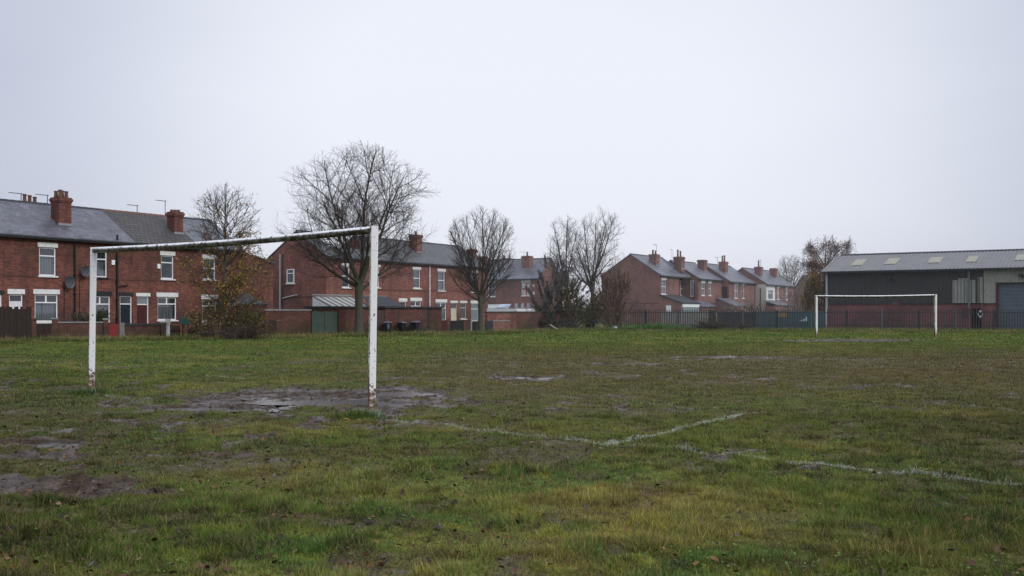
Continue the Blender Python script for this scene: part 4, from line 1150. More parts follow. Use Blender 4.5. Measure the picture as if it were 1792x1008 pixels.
MB().prism([(-.12, DW - .22, RW + .09), (-.12, DW, RW + .19), (-.12, DW + .22, RW + .07)], [(Lw, DW - .22, RW + .09), (Lw, DW, RW + .19), (Lw, DW + .22, RW + .07)]).build('ridge_cap', M['lamp'], rf)
MB().prism([(-.2, -ov - .05, E - ov * sl - .08), (-.2, DW, RW - .02), (-.2, DW, RW + .17), (-.2, -ov - .05, E - ov * sl + .14)], [(-.12, -ov - .05, E - ov * sl - .08), (-.12, DW, RW - .02), (-.12, DW, RW + .17), (-.12, -ov - .05, E - ov * sl + .14)]).build('bargeboard', M['coping'], rf)
MB().box(-.15, Lw, -ov - .14, -ov + .02, E - ov * sl - .10, E - ov * sl + .05).box(0, Lw, -ov + .022, -.003, E - .10, E - .02).build('gutter', M['lamp'], h.root)
for (pa, pb, ya, yb) in ((1487, 1513, 454.8, 465.8), (1546, 1571, 453, 463.5), (1622, 1648, 451, 461), (1689, 1714, 449, 459.5), (1775, 1801, 446, 456.5)):
    # where the sight line through the sheet's lower-left corner meets the slope
    def slope_hit(px, py):
        y = 2.0
        for _ in range(40):
            zz = E + sl * y + .1; yy = y
            zz2 = LW.z_at(px, py, y); y += (zz2 - zz) / (sl + .02) * -.0 + (zz - zz2) * -2.0
            y = max(.1, min(DW - .1, y))
        return y
    def solve(px, py):
        lo, hi = 0.0, DW
        for _ in range(40):
            md = (lo + hi) / 2
            if LW.z_at(px, py, md) - (E + sl * md + .08) > 0: lo = md
            else: hi = md
        return LW.s_at(px, md) - h.s0, md
    x0, y0 = solve(pa, yb); x1, y1 = solve(pb, ya); x2 = x0 + (LW.s_at(pb - 8, y0) - LW.s_at(pa, y0))
    m = MB(); x = x0
    while x < x2:
        m.poly([(x, y0, E + sl * y0 + .138), (x + .1, y0, E + sl * y0 + .150), (x + .1, y1, E + sl * y1 + .150), (x, y1, E + sl * y1 + .138)])
        m.poly([(x + .1, y0, E + sl * y0 + .150), (x + .2, y0, E + sl * y0 + .138), (x + .2, y1, E + sl * y1 + .138), (x + .1, y1, E + sl * y1 + .150)]); x += .2
    m.build('skylight', M['skylight'], rf)
for px, yt, yb, r in ((1446.5, 477, 577, .09), (1695.5, 469, 540, .09)):
    x = h.x(px, -.15); MB().tube([(x, -.15, max(.1, h.z(px, yb))), (x, -.15, h.z(px, yt))], r, 8).box(x - .12, x + .12, -.14, -.003, 2.6, 2.66).build('drainpipe', M['greypipe'] if px < 1500 else M['galvpost'], h.root)
for px, py in ((1561, 489), (1787, 481.5)):
    x, z = h.x(px), h.z(px, py); m = MB().box(x - .18, x + .18, -.36, -.16, z - .12, z + .12).box(x - .03, x + .03, -.2, -.003, z - .04, z + .04); m.box(x + .1, x + .4, -.2, -.06, z - .2, z - .06); m.build('floodlight', M['lamp'], h.root)


# ------------------------------------------------------------------ garden walls, gates, fences along the field
def base_y(px): return float(np.interp(px, BX, BY_))


def gp(px, back=0.0):
    Y = CZ * F / (base_y(px) - HY) + back; return Vector(((px - CX) * Y / F, Y))


class Run:
    """straight stretch between two photo columns at the foot line; local x along it"""
    def __init__(s, pa, pb, back=0.0):
        a, b = gp(pa, back), gp(pb, back); s.a, s.b = a, b; s.L = (b - a).length; s.th = math.atan2(b.y - a.y, b.x - a.x)
        s.Y0, s.Y1 = a.y, b.y; s.pa, s.pb = pa, pb
        s.z = lambda px, py: CZ - (py - HY) * (a.y + (b.y - a.y) * (px - pa) / max(1e-6, pb - pa)) / F

    def root(s, name, label, cat, group=None): return empty(name, (s.a.x, s.a.y, 0), s.th, label, cat, group)

    def x(s, px):
        d = (s.b - s.a) / s.L; k = (px - CX) / F; return (k * s.a.y - s.a.x) / (d.x - k * d.y)


def gwall(pa, pb, top, label, mat='brickW', th=.23, cop='coping', coph=.06, piers=(), back=0.0, name='garden_wall', cat='wall', group='brick garden walls along the field'):
    r = Run(pa, pb, back); root = r.root(name, label, cat, group); zt = r.z((pa + pb) / 2, top)
    MB().box(0, r.L, 0, th, -.1, zt - (coph if cop else 0)).build('wall', M[mat], root)
    if cop: MB().box(-.02, r.L + .02, -.04, th + .04, zt - coph, zt).build('coping', M[cop], root)
    for (p0, p1, pt) in piers:
        x0, x1 = r.x(p0), r.x(p1); z = r.z(p0, pt)
        p = MB().box(x0, x1, -.08, th + .08, -.1, z - .08).build('pier', M[mat], root); MB().box(x0 - .03, x1 + .03, -.11, th + .11, z - .08, z).build('pier_cap', M['coping' if cop else mat], p)
    return r, root, zt


def board_fence(pa, pb, top, label, mat='wooddark', bw=.14, jag=.06, name='wooden_fence', cat='fence', back=0.0, rail=True, gap=.01):
    r = Run(pa, pb, back); root = r.root(name, label, cat); m = MB(); x = 0; rnd = random.Random(int(pa))
    while x < r.L - .02:
        e = min(x + bw - gap, r.L); z = r.z(pa + (pb - pa) * x / r.L, top) + rnd.uniform(-jag, jag * .5); t0 = rnd.uniform(-.01, .01)
        m.box(x, e, t0, t0 + .02, 0, z); x += bw
    m.build('boards', M[mat], root)
    if rail:
        zt = r.z((pa + pb) / 2, top); q = MB()
        for z in (.3, zt - .35): q.box(0, r.L, .03, .08, z, z + .08)
        q.build('rails', M[mat], root)
    return r, root


def post(px, w, top, mat, label, name='post', cat='post', back=0.0, cap=False):
    p = gp(px, back); z = CZ - (top - HY) * p.y / F; wm = w * p.y / F / 2
    o = MB().box(-wm, wm, -wm, wm, -.1, z).build(name, M[mat], None, bevel=.01); o.location = (p.x, p.y, 0); tag(o, label, cat); return o


board_fence(-70, 55, 537.5, 'tall dark rotting wooden board fence at the left edge of the field', jag=.10)
gwall(55.5, 64, 557, 'short brick pier beside the tall dark board fence', cop='brickW', coph=.08, name='brick_pier', cat='pier', th=.4)
board_fence(65, 89.5, 566, 'low dark garden gate between two brick piers in front of the white lintel house', name='garden_gate', cat='gate', jag=.01, bw=.12, gap=.006)
gwall(101.5, 181, 563, 'low brick garden wall with grey coping behind the left goalpost', piers=((91, 101, 556), (181, 190, 557)))
# red panel
r, root = board_fence(190.5, 207, 567, 'red painted panel leaning beside the concrete post', mat='redpaint', bw=.5, jag=.0, name='red_panel', cat='panel', rail=False)
post(214, 7, 565, 'concrete', 'mossy concrete fence post standing between the red panel and dark wall', name='concrete_post')
gwall(218.5, 280.5, 566, 'dark damp brick garden wall with thick dark coping, in front of the tiled roof house', cop='felt', coph=.12, piers=((281, 290, 563),))
post(294, 5, 563, 'white', 'thin white painted gate post in front of the house with the red door', name='gate_post')
p = gp(294, -.12); o = MB().box(-.14, .14, -.02, .0, 0, .26).build('notice_board', M['render'], None); o.location = (p.x, p.y, CZ - (566.5 - HY) * p.y / F); tag(o, 'small pale notice board fixed on top of the white gate post', 'notice board')
board_fence(297, 317, 569, 'dark wooden picket gate beside the white gate post', name='picket_gate', cat='gate', bw=.13, gap=.05, jag=.05)
board_fence(332, 347, 572, 'short dark picket fence half under the yellow leaved tree', name='picket_fence', bw=.13, gap=.05, jag=.05)
p = gp(324.5, -.05); z0, z1 = CZ - (568 - HY) * p.y / F, CZ - (555.5 - HY) * p.y / F
o = empty('green_box', (p.x, p.y, 0), 0, 'teal green box on dark legs beside the yellow leaved tree', 'box')
MB().box(-.2, .2, -.15, .15, z0, z1 - .05).build('body', M['greenbox'], o, bevel=.02); MB().box(-.22, .22, -.17, .17, z1 - .05, z1).build('lid', M['greenbox'], o, bevel=.01); MB().box(-.17, -.12, -.03, .03, 0, z0).box(.12, .17, -.03, .03, 0, z0).build('stand', M['wooddark'], o)
gwall(347.5, 463, 566, 'low brick garden wall behind the brambles and yellow leaved tree', cop='coping', back=1.2)
# tall wall with arched opening
r, root, zt = gwall(465, 544, 541, 'tall brick yard wall with a bricked arch and grey coping, left of the green gates', coph=.09)
m = MB(); xa, xb = r.x(468), r.x(484); zc = r.z(476, 568); pts = [(xa, -.015, 0)] + [((xa + xb) / 2 - math.cos(math.pi * k / 10) * (xb - xa) / 2, -.015, zc + math.sin(math.pi * k / 10) * (xb - xa) / 2) for k in range(11)] + [(xb, -.015, 0)]
m.prism(pts, [(p_[0], .0 - .002, p_[2]) for p_ in pts]); m.build('arched_door', M['wooddark'], root)
MB().box(r.x(484), r.x(491), -.05, -.002, r.z(487, 561), r.z(487, 560)).build('arch_ledge', M['coping'], root)
# double green gates
r = Run(545, 592); root = r.root('yard_gates', 'pair of tall faded green wooden yard gates in the brick wall', 'gate'); zt = r.z(568, 543)
for k in range(2):
    a, b = .03 + k * (r.L / 2 - .01), r.L / 2 - .02 + k * (r.L / 2 - .02); m = MB(); x = a; rnd = random.Random(k + 3)
    while x < b - .03: m.box(x, min(x + .115, b), .02, .05 + rnd.uniform(-.008, .008), .06 + rnd.uniform(0, .03), zt - .05 - rnd.uniform(0, .05)); x += .125
    g = m.build('gate_leaf', M['woodgreen'], root)
    MB().box(a, b, .055, .09, .3, .4).box(a, b, .055, .09, zt - .45, zt - .35).build('ledge', M['woodgreen'], g)
MB().box(-.02, .02, -.05, .1, 0, zt + .02).build('gate_post', M['wooddark'], root); MB().box(r.L - .03, r.L + .03, -.05, .1, 0, zt + .02).build('gate_post', M['wooddark'], root)


def flat_shed(pa, pb, top, label, depth=3.0, fasc=.12, back=0.0, extra=None):
    r = Run(pa, pb, back); root = r.root('brick_outbuilding', label, 'outbuilding', 'brick outbuildings on the field edge'); zt = r.z((pa + pb) / 2, top)
    MB().box(0, r.L, 0, depth, -.1, zt - fasc).build('wall', M['brickW'], root)
    f_ = MB().box(-.08, r.L + .08, -.12, depth + .1, zt - fasc, zt).build('fascia', M['felt'], root)
    return r, root, zt


r, root, zt = flat_shed(593, 659, 536, 'flat roofed brick outbuilding behind the big bare tree, right of the green gates')
# glazed lean-to standing behind it
rl = Run(577, 646, 5.0); lr = rl.root('glazed_lean_to', 'lean-to with a dirty translucent ribbed roof and white end, behind the green gates', 'lean-to')
z0, z1 = rl.z(600, 537), rl.z(600, 519.5)
MB().prism([(0, 0, z0), (0, 1.8, z0), (0, 1.8, z1)], [(.04, 0, z0), (.04, 1.8, z0), (.04, 1.8, z1)]).build('end_panel', M['white'], lr)
MB().box(.05, rl.L, .05, 1.8, 0, z0 - .01).build('wall', M['brickW'], lr)
rr = MB().prism([(0, -.1, z0), (rl.L, -.1, z0), (rl.L, 1.8, z1), (0, 1.8, z1)], [(0, -.1, z0 + .04), (rl.L, -.1, z0 + .04), (rl.L, 1.8, z1 + .04), (0, 1.8, z1 + .04)]).build('roof', M['glassroof'], lr)
m = MB(); x = 0
while x < rl.L: m.prism([(x, -.12, z0 + .045), (x + .05, -.12, z0 + .045), (x + .05, 1.8, z1 + .045), (x, 1.8, z1 + .045)], [(x, -.12, z0 + .09), (x + .05, -.12, z0 + .09), (x + .05, 1.8, z1 + .09), (x, 1.8, z1 + .09)]); x += .55
m.build('glazing_bars', M['concrete'], rr)
MB().box(-.05, rl.L, 1.75, 1.85, z1 + .1, z1 + .2).build('flashing', M['lead'], rr)
# dark roofed shed
rs = Run(656, 712, 3.0); sr = rs.root('shed', 'shed with a wide dark felt pitched roof behind the bins', 'shed'); z0, z1 = rs.z(690, 541), rs.z(690, 518)
MB().box(.1, rs.L - .1, .1, 3.0, 0, z0).build('wall', M['darkred'], sr)
q = rs.L
MB().prism([(-.1, -.1, z0), (q + .1, -.1, z0), (q + .1, -.1, z0 + .06), (-.1, -.1, z0 + .06)], [(-.1, 1.8, z1 - .05), (q * .72, 1.8, z1 - .05), (q * .72, 1.8, z1), (-.1, 1.8, z1)]).build('roof', M['felt'], sr)
MB().box(-.1, q * .72, 1.78, 1.95, z1 - .03, z1 + .04).build('ridge_tiles', M['coping'], sr)
# door in the recess and outbuilding 2
r, root = board_fence(659.5, 673, 543, 'faded pinkish plank door between the two flat roofed outbuildings', mat='cladbrown', name='plank_door', cat='door', bw=.16, jag=0.0)
r, root, zt = flat_shed(674, 773, 536, 'long flat roofed brick outbuilding behind the three wheelie bins')
MB().box(r.x(749), r.x(750.5), -.02, -.002, 0, zt - .15).build('drainpipe', M['black'], root)


def wheelie(px, w, top, label, rz=0.0, z=0):
    p = gp(px, -.55); H = CZ - (top - HY) * p.y / F; wm = w * p.y / F / 2
    root = empty('wheelie_bin', (p.x, p.y, 0), rz, label, 'wheelie bin', 'wheelie bins by the outbuilding')
    b = .78
    MB().prism([(-wm * b, -.24, .06), (wm * b, -.24, .06), (wm * b, .2, .06), (-wm * b, .2, .06)], [(-wm, -.32, H - .1), (wm, -.32, H - .1), (wm, .28, H - .1), (-wm, .28, H - .1)]).build('body', M['bin'], root, bevel=.015)
    MB().prism([(-wm - .02, -.35, H - .1), (wm + .02, -.35, H - .1), (wm + .02, .3, H - .1), (-wm - .02, .3, H - .1)], [(-wm, -.33, H - .04), (wm, -.33, H - .04), (wm, .30, H), (-wm, .30, H)]).build('lid', M['binlid'], root, bevel=.01)
    MB().tube([(-wm * .8, .36, H - .14), (wm * .8, .36, H - .14)], .018, 6).build('handle', M['bin'], root)
    for s in (-1, 1): MB().tube([(s * wm * .85 - .03, .24, .09), (s * wm * .85 + .03, .24, .09)], .09, 12).build('wheel', M['black'], root)
    return root


w = wheelie(678.5, 12.5, 562.5, 'widest dark wheelie bin with a pale scuffed sticker, leftmost of three')
MB().box(.02, .16, -.345, -.30, .30, .62).build('sticker', M['binlid'], w)
wheelie(703, 8.5, 562.5, 'narrow dark wheelie bin standing between the other two bins', R(35))
wheelie(727, 9.5, 561.5, 'dark wheelie bin beside a short post, rightmost of three', R(-20))
post(719, 3, 563, 'wooddark', 'short dark wooden post beside the rightmost wheelie bin', name='wooden_post', back=-.5)
board_fence(773.5, 782.5, 560, 'dark red plank garden door beside the end of the long outbuilding', mat='darkred', name='garden_door', cat='door', bw=.15, jag=0)
gwall(783, 787.5, 560, 'narrow brick pier between the dark red door and black gate', cop=None, name='brick_pier', cat='pier', th=.35)
board_fence(788, 811, 561, 'black boarded garden gate left of the round headed bare tree', mat='lamp', name='garden_gate', cat='gate', bw=.14, jag=.005, gap=.004)
gwall(811.5, 823.5, 559.5, 'short brick wall between the black gate and pale post', cop='brickW', coph=.07)
post(825, 2.2, 558.5, 'greypipe', 'thin pale metal post left of the round headed bare tree', name='metal_post')
board_fence(827, 842, 562, 'grey board panel touching the trunk of the round headed bare tree', mat='galv', name='board_panel', cat='panel', bw=.2, jag=0, gap=.004)
board_fence(850, 862.5, 562, 'dark grey garden gate just right of the round headed bare tree', mat='galv', name='garden_gate', cat='gate', bw=.15, jag=0, gap=.004)
gwall(863, 892, 560.5, 'low pale coped brick wall in front of the flat roofed extension', mat='brickC', cop='lead')
gwall(853, 905, 546, 'taller brick yard wall below the white edged flat roof', mat='brickB', cop='felt', back=3)
gwall(905.5, 990, 545, 'dark brick yard wall running behind the bare thicket', cop='felt', back=3.1)


# ------------------------------------------------------------------ palisade fence
FA, FB = Vector(((1075 - CX) * 84.2 / F, 84.2)), Vector(((1792 - CX) * 75.0 / F, 75.0))
FD = (FB - FA).normalized(); FL = (FB - FA).length + 9; FTH = math.atan2(FD.y, FD.x)
fence = empty('palisade_fence', (FA.x, FA.y, 0), FTH, 'long grey steel palisade fence between the field and the warehouse yard', 'fence')
HF = 1.60; bay = 2.66; k = 0; x = 0.0
while x < FL:
    e = min(x + bay, FL); m = MB(); q = x + .09; rnd = random.Random(k)
    while q < e - .05:
        hh = HF + rnd.uniform(-.012, .012); w_ = .036; lean = rnd.uniform(-.006, .006)
        yb = -.03
        # W shaped pale with a split pointed head
        m.prism([(q - w_, yb, .04), (q, yb - .02, .04), (q + w_, yb, .04), (q + w_, yb + .006, .04), (q - w_, yb + .006, .04)], [(q - w_ + lean, yb, hh - .09), (q + lean, yb - .02, hh - .09), (q + w_ + lean, yb, hh - .09), (q + w_ + lean, yb + .006, hh - .09), (q - w_ + lean, yb + .006, hh - .09)])
        m.poly([(q - w_ + lean, yb, hh - .09), (q + lean, yb - .02, hh - .09), (q + w_ + lean, yb, hh - .09), (q + w_ * .6 + lean, yb, hh - .02), (q + lean, yb - .01, hh), (q - w_ * .6 + lean, yb, hh - .02)])
        q += .19
    m.build('pale_panel', M['galv'], fence)
    MB().box(x + .03, e - .03, -.02, .02, HF - .30, HF - .24).box(x + .03, e - .03, -.02, .02, .28, .34).build('rail', M['galv'], fence)
    MB().box(x - .05, x + .05, .022, .12, -.2, HF - .06).build('post', M['galvpost'] if k % 2 == 0 else M['galv'], fence)
    x += bay; k += 1


def fxx(px):
    kk = (px - CX) / F; return (kk * FA.y - FA.x) / (FD.x - kk * FD.y)


def yard_wall(pa, pb, ztop, back, mat, name, label, cat, th=.15):
    a = fxx(pa); b = fxx(pb); p = FA + FD * a + Vector((-FD.y, FD.x)) * back
    root = empty(name, (p.x, p.y, 0), FTH, label, cat); L = (b - a) * (1 + back / 80)
    o = MB().box(0, L, 0, th, -.1, ztop).build('panel', M[mat], root); return root, L


rt, L = yard_wall(1150, 1247, 1.42, 2.5, 'concrete', 'concrete_wall', 'weathered concrete panel wall seen through the left part of the steel fence', 'wall')
q = MB()
for i in range(int(L / 1.6)): q.box(i * 1.6, i * 1.6 + .12, -.06, -.003, 0, 1.5)
q.build('wall_posts', M['cladpale'], rt)
p = FA + FD * fxx(1247.5) + Vector((-FD.y, FD.x)) * .5; o = MB().box(-.14, .14, -.1, .1, -.1, 1.52).build('rusty_post', M['cladbrown'], None); o.location = (p.x, p.y, 0); o.rotation_euler.z = FTH; tag(o, 'rusty brown post behind the steel fence, right of the concrete wall', 'post')
rt, L = yard_wall(1250, 1318, 1.38, 2.5, 'galv', 'metal_sheet_wall', 'grey green metal sheet wall behind the fence beside the teal hoarding', 'wall')
rt, L = yard_wall(1319, 1441, 1.42, 2.4, 'teal', 'teal_hoarding', 'teal painted hoarding behind the fence with an ochre patch and a blue white wedge', 'hoarding')
s = L / (1441 - 1319)
MB().box((1359 - 1319) * s, (1374 - 1319) * s, -.03, -.003, .95, 1.36).build('ochre_patch', M['ochre'], rt)
z = lambda py: CZ - (py - HY) * 80 / F
MB().prism([((1395 - 1319) * s, -.05, z(562.5)), ((1411 - 1319) * s, -.05, z(562.5)), ((1411 - 1319) * s, -.05, z(554)), ((1406 - 1319) * s, -.05, z(555.5)), ((1405 - 1319) * s, -.05, z(558))], [((1395 - 1319) * s, -.003, z(562.5)), ((1411 - 1319) * s, -.003, z(562.5)), ((1411 - 1319) * s, -.003, z(554)), ((1406 - 1319) * s, -.003, z(555.5)), ((1405 - 1319) * s, -.003, z(558))]).build('painted_wedge', M['bluewhite'], rt)


# ------------------------------------------------------------------ trees
class Tree:
    def __init__(s, base, env, seed, nside=5):
        s.b = Vector(base); s.env = env; s.r = random.Random(seed); s.thick = MB(); s.thin = MB(); s.tips = []

    def inside(s, p):
        for (cx, cy, cz, rx, ry, rz) in s.env:
            if ((p.x - cx) / rx) ** 2 + ((p.y - cy) / ry) ** 2 + ((p.z - cz) / rz) ** 2 < 1: return True
        return False

    def reach(s, p, d, mx):
        t = .3; d = d.normalized()
        ok = s.inside(p)
        while t < mx:
            q = p + d * t
            if s.inside(q): ok = True
            elif ok: break
            t += .2
        return t if ok else .25

    def branch(s, p, d, L, r0, r1, lvl, cfg):
        n = cfg['seg'][lvl]; pts = [p.copy()]; q = p.copy(); dd = d.normalized(); st = L / n; j = cfg['jit'][lvl]; up = cfg['up'][lvl]
        for i in range(n):
            dd = (dd + Vector((s.r.gauss(0, j), s.r.gauss(0, j), s.r.gauss(0, j) + up)) * 1.0).normalized()
            q = q + dd * st; pts.append(q.copy())
        rad = [r0 + (r1 - r0) * (i / n) ** .8 for i in range(n + 1)]
        (s.thick if lvl <= 1 else s.thin).tube(pts, rad, 7 if lvl == 0 else 5 if lvl == 1 else 3, cap=False)
        if lvl >= 2: s.tips.append((pts, lvl))
        if lvl + 1 >= len(cfg['n']): return pts
        nc = cfg['n'][lvl + 1]; t0 = cfg['t0'][lvl + 1]
        nc = max(2, int(nc * (.75 + .5 * s.r.random()) * (min(1.3, L / cfg['ref'][lvl]) if cfg['ref'][lvl] else 1)))
        az0 = s.r.uniform(0, 6.28)
        for c in range(nc):
            f = t0 + (1 - t0) * (c + s.r.random() * .8) / nc; f = min(f, .99)
            i = min(int(f * n), n - 1); u = f * n - i; o = pts[i].lerp(pts[i + 1], u); ax = (pts[i + 1] - pts[i]).normalized()
            az = az0 + c * 2.4 + s.r.gauss(0, .4); ang = R(s.r.uniform(*cfg['ang'][lvl + 1]))
            e1 = ax.orthogonal().normalized(); e2 = ax.cross(e1)
            nd = ax * math.cos(ang) + (e1 * math.cos(az) + e2 * math.sin(az)) * math.sin(ang)
            mx = cfg['max'][lvl + 1]
            LL = min(mx, s.reach(o, nd, mx)) * s.r.uniform(.65, 1.0)
            if lvl + 1 <= 1: LL = max(LL, .8)
            rr = (r0 + (r1 - r0) * f); cr = min(rr * .75, cfg['r'][lvl + 1] * s.r.uniform(.8, 1.2))
            s.branch(o, nd, max(LL, .15), cr, cr * .45 if lvl + 2 < len(cfg['n']) else cr * .6, lvl + 1, cfg)
        return pts


def leaf_cloud(pts, size, cols, seed, droop=0.0):
    """small folded leaves as quads at the given points"""
    rnd = np.random.default_rng(seed); P = np.array([tuple(p) for p in pts]); n = len(P)
    a = rnd.normal(size=(n, 3)); a /= np.linalg.norm(a, axis=1)[:, None]
    b = rnd.normal(size=(n, 3)); b -= (b * a).sum(1)[:, None] * a; b /= np.linalg.norm(b, axis=1)[:, None]
    s = size * (.6 + .8 * rnd.random(n))[:, None]
    V = np.stack([P - a * s, P + b * s * .55, P + a * s, P - b * s * .55], 1); V[:, :, 2] -= droop * size
    c = np.array(cols)[rnd.integers(0, len(cols), n)] * (.65 + .7 * rnd.random(n))[:, None]
    return V.reshape(-1, 3), np.arange(n * 4).reshape(-1, 4), np.repeat(c, 4, 0)


def finish_tree(tr, root, twigm='twig', leaves=None):
    tr.thick.build('trunk', M['bark'], root, smooth=True)
    cr = tr.thin.build('crown', M[twigm], root)
    if leaves is not None:
        V, Fc, C = leaves; big_mesh('leaves', V, Fc, M['leaf'], C, parent=root)


CFG = dict(n=[1, 9, 11, 10, 7], seg=[8, 9, 7, 5, 3], jit=[.03, .07, .10, .13, .15], up=[0, .03, .04, .05, .04], t0=[0, 0, .22, .15, .15],
           ang=[(0, 0), (25, 55), (28, 58), (30, 60), (25, 60)], max=[0, 9, 4.0, 1.7, .7], r=[.2, .11, .036, .013, .0075], ref=[None, 5, 2.5, 1.1, None], pv=1)


def tree_at(px, Y, H_px, wpx, name, label, cfg, seed, env_px, trunk_r, fork_px, limbs, lean=0.0, limb_ang=(18, 60), leader=True, **kw):
    """env_px: ellipses in photo px (cx,cy,rx,ry) turned to metres at the tree's distance"""
    x = (px - CX) * Y / F; k = Y / F
    env = [((a - px) * k, 0, CZ - (b - HY) * k, c * k, c * k * .9, d * k) for a, b, c, d in env_px]
    t = Tree((0, 0, 0), env, seed); root = empty(name, (x, Y, 0), 0, label, 'tree', kw.get('group'))
    zf = CZ - (fork_px - HY) * k; ztop = CZ - (H_px - HY) * k
    # root flare and trunk
    pts = [Vector((0, 0, -.1)), Vector((0, 0, .12)), Vector((lean * .1, 0, .5)), Vector((lean * .4, .02, zf * .55)), Vector((lean * .8, 0, zf * .85)), Vector((lean, 0, zf))]
    t.thick.tube(pts, [trunk_r * 1.65, trunk_r * 1.25, trunk_r * 1.05, trunk_r * .95, trunk_r * .95, trunk_r * 1.02], 10, cap=False)
    r = t.r
    for i in range(limbs):
        az = 2 * math.pi * i / limbs * 1.0 + r.uniform(-.35, .35); ang = R(limb_ang[0] + (limb_ang[1] - limb_ang[0]) * ((i * .618) % 1))
        if leader and i == 0: ang = R(3)
        d = Vector((math.cos(az) * math.sin(ang), math.sin(az) * math.sin(ang), math.cos(ang)))
        o = Vector((lean, 0, zf * (1 - .12 * r.random() * (i > 0)))) + Vector((0, 0, kw.get('spread', 0) * (i / limbs)))
        L = t.reach(o, d, 14) * r.uniform(.86, 1.0)
        rr = trunk_r * kw.get('limb_r', .5) * (1.15 if (leader and i == 0) else r.uniform(.8, 1.05))
        t.branch(o, d, L, rr, .02, 1, cfg)
    if kw.get('spread'):
        t.thick.tube([(lean, 0, zf), (lean, 0, zf + kw['spread'])], [trunk_r, trunk_r * .6], 8, cap=False)
    return t, root, k


# big bare tree
t, root, k = tree_at(628, 60.5, 253, 295, 'bare_tree', 'biggest bare winter tree with a thick forked trunk, behind the near goalpost', CFG, 5,
                     [(630, 352, 118, 100), (550, 358, 74, 74), (712, 368, 72, 78), (628, 440, 125, 62), (520, 400, 45, 38), (745, 400, 38, 32)], .25, 508, 11, limb_ang=(14, 74), limb_r=.60, spread=.7)
finish_tree(t, root)
# round headed tree
cfg = dict(CFG); cfg['n'] = [1, 9, 10, 8, 5]; cfg['max'] = [0, 7, 2.0, 1.0, .5]; cfg['ang'] = [(0, 0), (15, 45), (18, 40), (20, 45), (20, 50)]; cfg['ref'] = [None, 4, 1.6, .8, None]; cfg['r'] = [.2, .08, .026, .011, .007]; cfg['jit'] = [.03, .04, .06, .09, .12]; cfg['up'] = [0, .015, .03, .04, .03]
t, root, k = tree_at(841, 69, 364, 120, 'bare_tree', 'round headed bare tree with dense even twigs in front of the cream door house', cfg, 12,
                     [(843, 430, 62, 68), (843, 482, 64, 48)], .19, 535, 16, limb_ang=(6, 62), limb_r=.44, spread=.9)
finish_tree(t, root)
# pair beyond the thicket
cfg2 = dict(cfg); cfg2['n'] = [1, 9, 8, 7, 6]; cfg2['up'] = [0, .03, .04, .04, .03]; cfg2['r'] = [.2, .09, .03, .013, .008]; cfg2['ang'] = [(0, 0), (15, 45), (25, 50), (25, 50), (20, 50)]
t, root, k = tree_at(992, 88, 377, 70, 'bare_tree', 'slimmer bare tree on the left of the pair rising from the thicket', cfg2, 21, [(987, 425, 33, 50), (983, 480, 42, 55)], .15, 530, 11, limb_ang=(4, 58), limb_r=.55, spread=2.6)
finish_tree(t, root, 'twigfar')
t, root, k = tree_at(1034, 86, 365, 100, 'bare_tree', 'taller bare tree on the right of the pair rising from the thicket', cfg2, 22, [(1048, 420, 50, 57), (1042, 480, 60, 58)], .19, 530, 13, lean=.15, limb_ang=(4, 64), limb_r=.55, spread=2.4)
finish_tree(t, root, 'twigfar')
# far bare tree by the right hand row
cfg3 = dict(cfg); cfg3['n'] = [1, 8, 8, 5, 3]; cfg3['r'] = [.2, .12, .05, .028, .018]; cfg3['max'] = [0, 8, 3, 1.5, .8]
t, root, k = tree_at(1386, 150, 444, 60, 'bare_tree', 'small distant bare tree just right of the last chimney of the row', cfg3, 31, [(1386, 480, 32, 36)], .2, 535, 10, limb_ang=(5, 50), limb_r=.5, spread=1)
finish_tree(t, root, 'twigfar')
# tree with yellow leaves
cfg4 = dict(CFG); cfg4['n'] = [1, 1, 6, 5, 4]; cfg4['max'] = [0, 7, 3.3, 1.1, .5]; cfg4['ang'] = [(0, 0), (0, 5), (32, 60), (25, 50), (20, 50)]; cfg4['ref'] = [None, None, 1.4, .7, None]; cfg4['r'] = [.2, .09, .032, .012, .007]; cfg4['up'] = [0, 0, .06, .04, .02]
x = (392 - CX) * 51.5 / F; k = 51.5 / F
env = [(0, 0, CZ - (425 - HY) * k, 76 * k, 60 * k, 102 * k), (0, 0, CZ - (490 - HY) * k, 92 * k, 70 * k, 75 * k)]
t = Tree((0, 0, 0), env, 78); root = empty('small_tree', (x, 51.5, 0), 0, 'slender tree with sparse yellow leaves and brambles at its foot, behind the crossbar', 'tree')
lead = [Vector((0, 0, -.1)), Vector((.02, 0, .3)), Vector((.05, .02, 1.4)), Vector((0, 0, 2.6)), Vector((.06, 0, 4.2)), Vector((.04, .03, 5.8)), Vector((.1, 0, 7.3))]
t.thick.tube(lead, [.26, .17, .13, .11, .07, .04, .012], 9, cap=False)
for i in range(46):
    z = 1.0 + 5.8 * (i / 46) ** .95; u = (z - .3) / 7; o = Vector((.04, 0, z)); az = i * 2.399; ang = R(64 - 30 * u)
    d = Vector((math.cos(az) * math.sin(ang), math.sin(az) * math.sin(ang), math.cos(ang))); L = min(4.0, t.reach(o, d, 4.0)) * t.r.uniform(.75, 1)
    cfgx = dict(cfg4); t.branch(o, d, L, .05 - .03 * u, .010, 2, dict(cfg4, n=[1, 1, 1, 9, 5], seg=[8, 8, 8, 5, 3], max=[0, 0, 0, 1.1, .5], ref=[None, None, 2.2, .7, None], ang=[(0, 0), (0, 0), (0, 0), (25, 50), (20, 50)], t0=[0, 0, 0, .2, .2], r=[0, 0, 0, .014, .008]))
lp = []
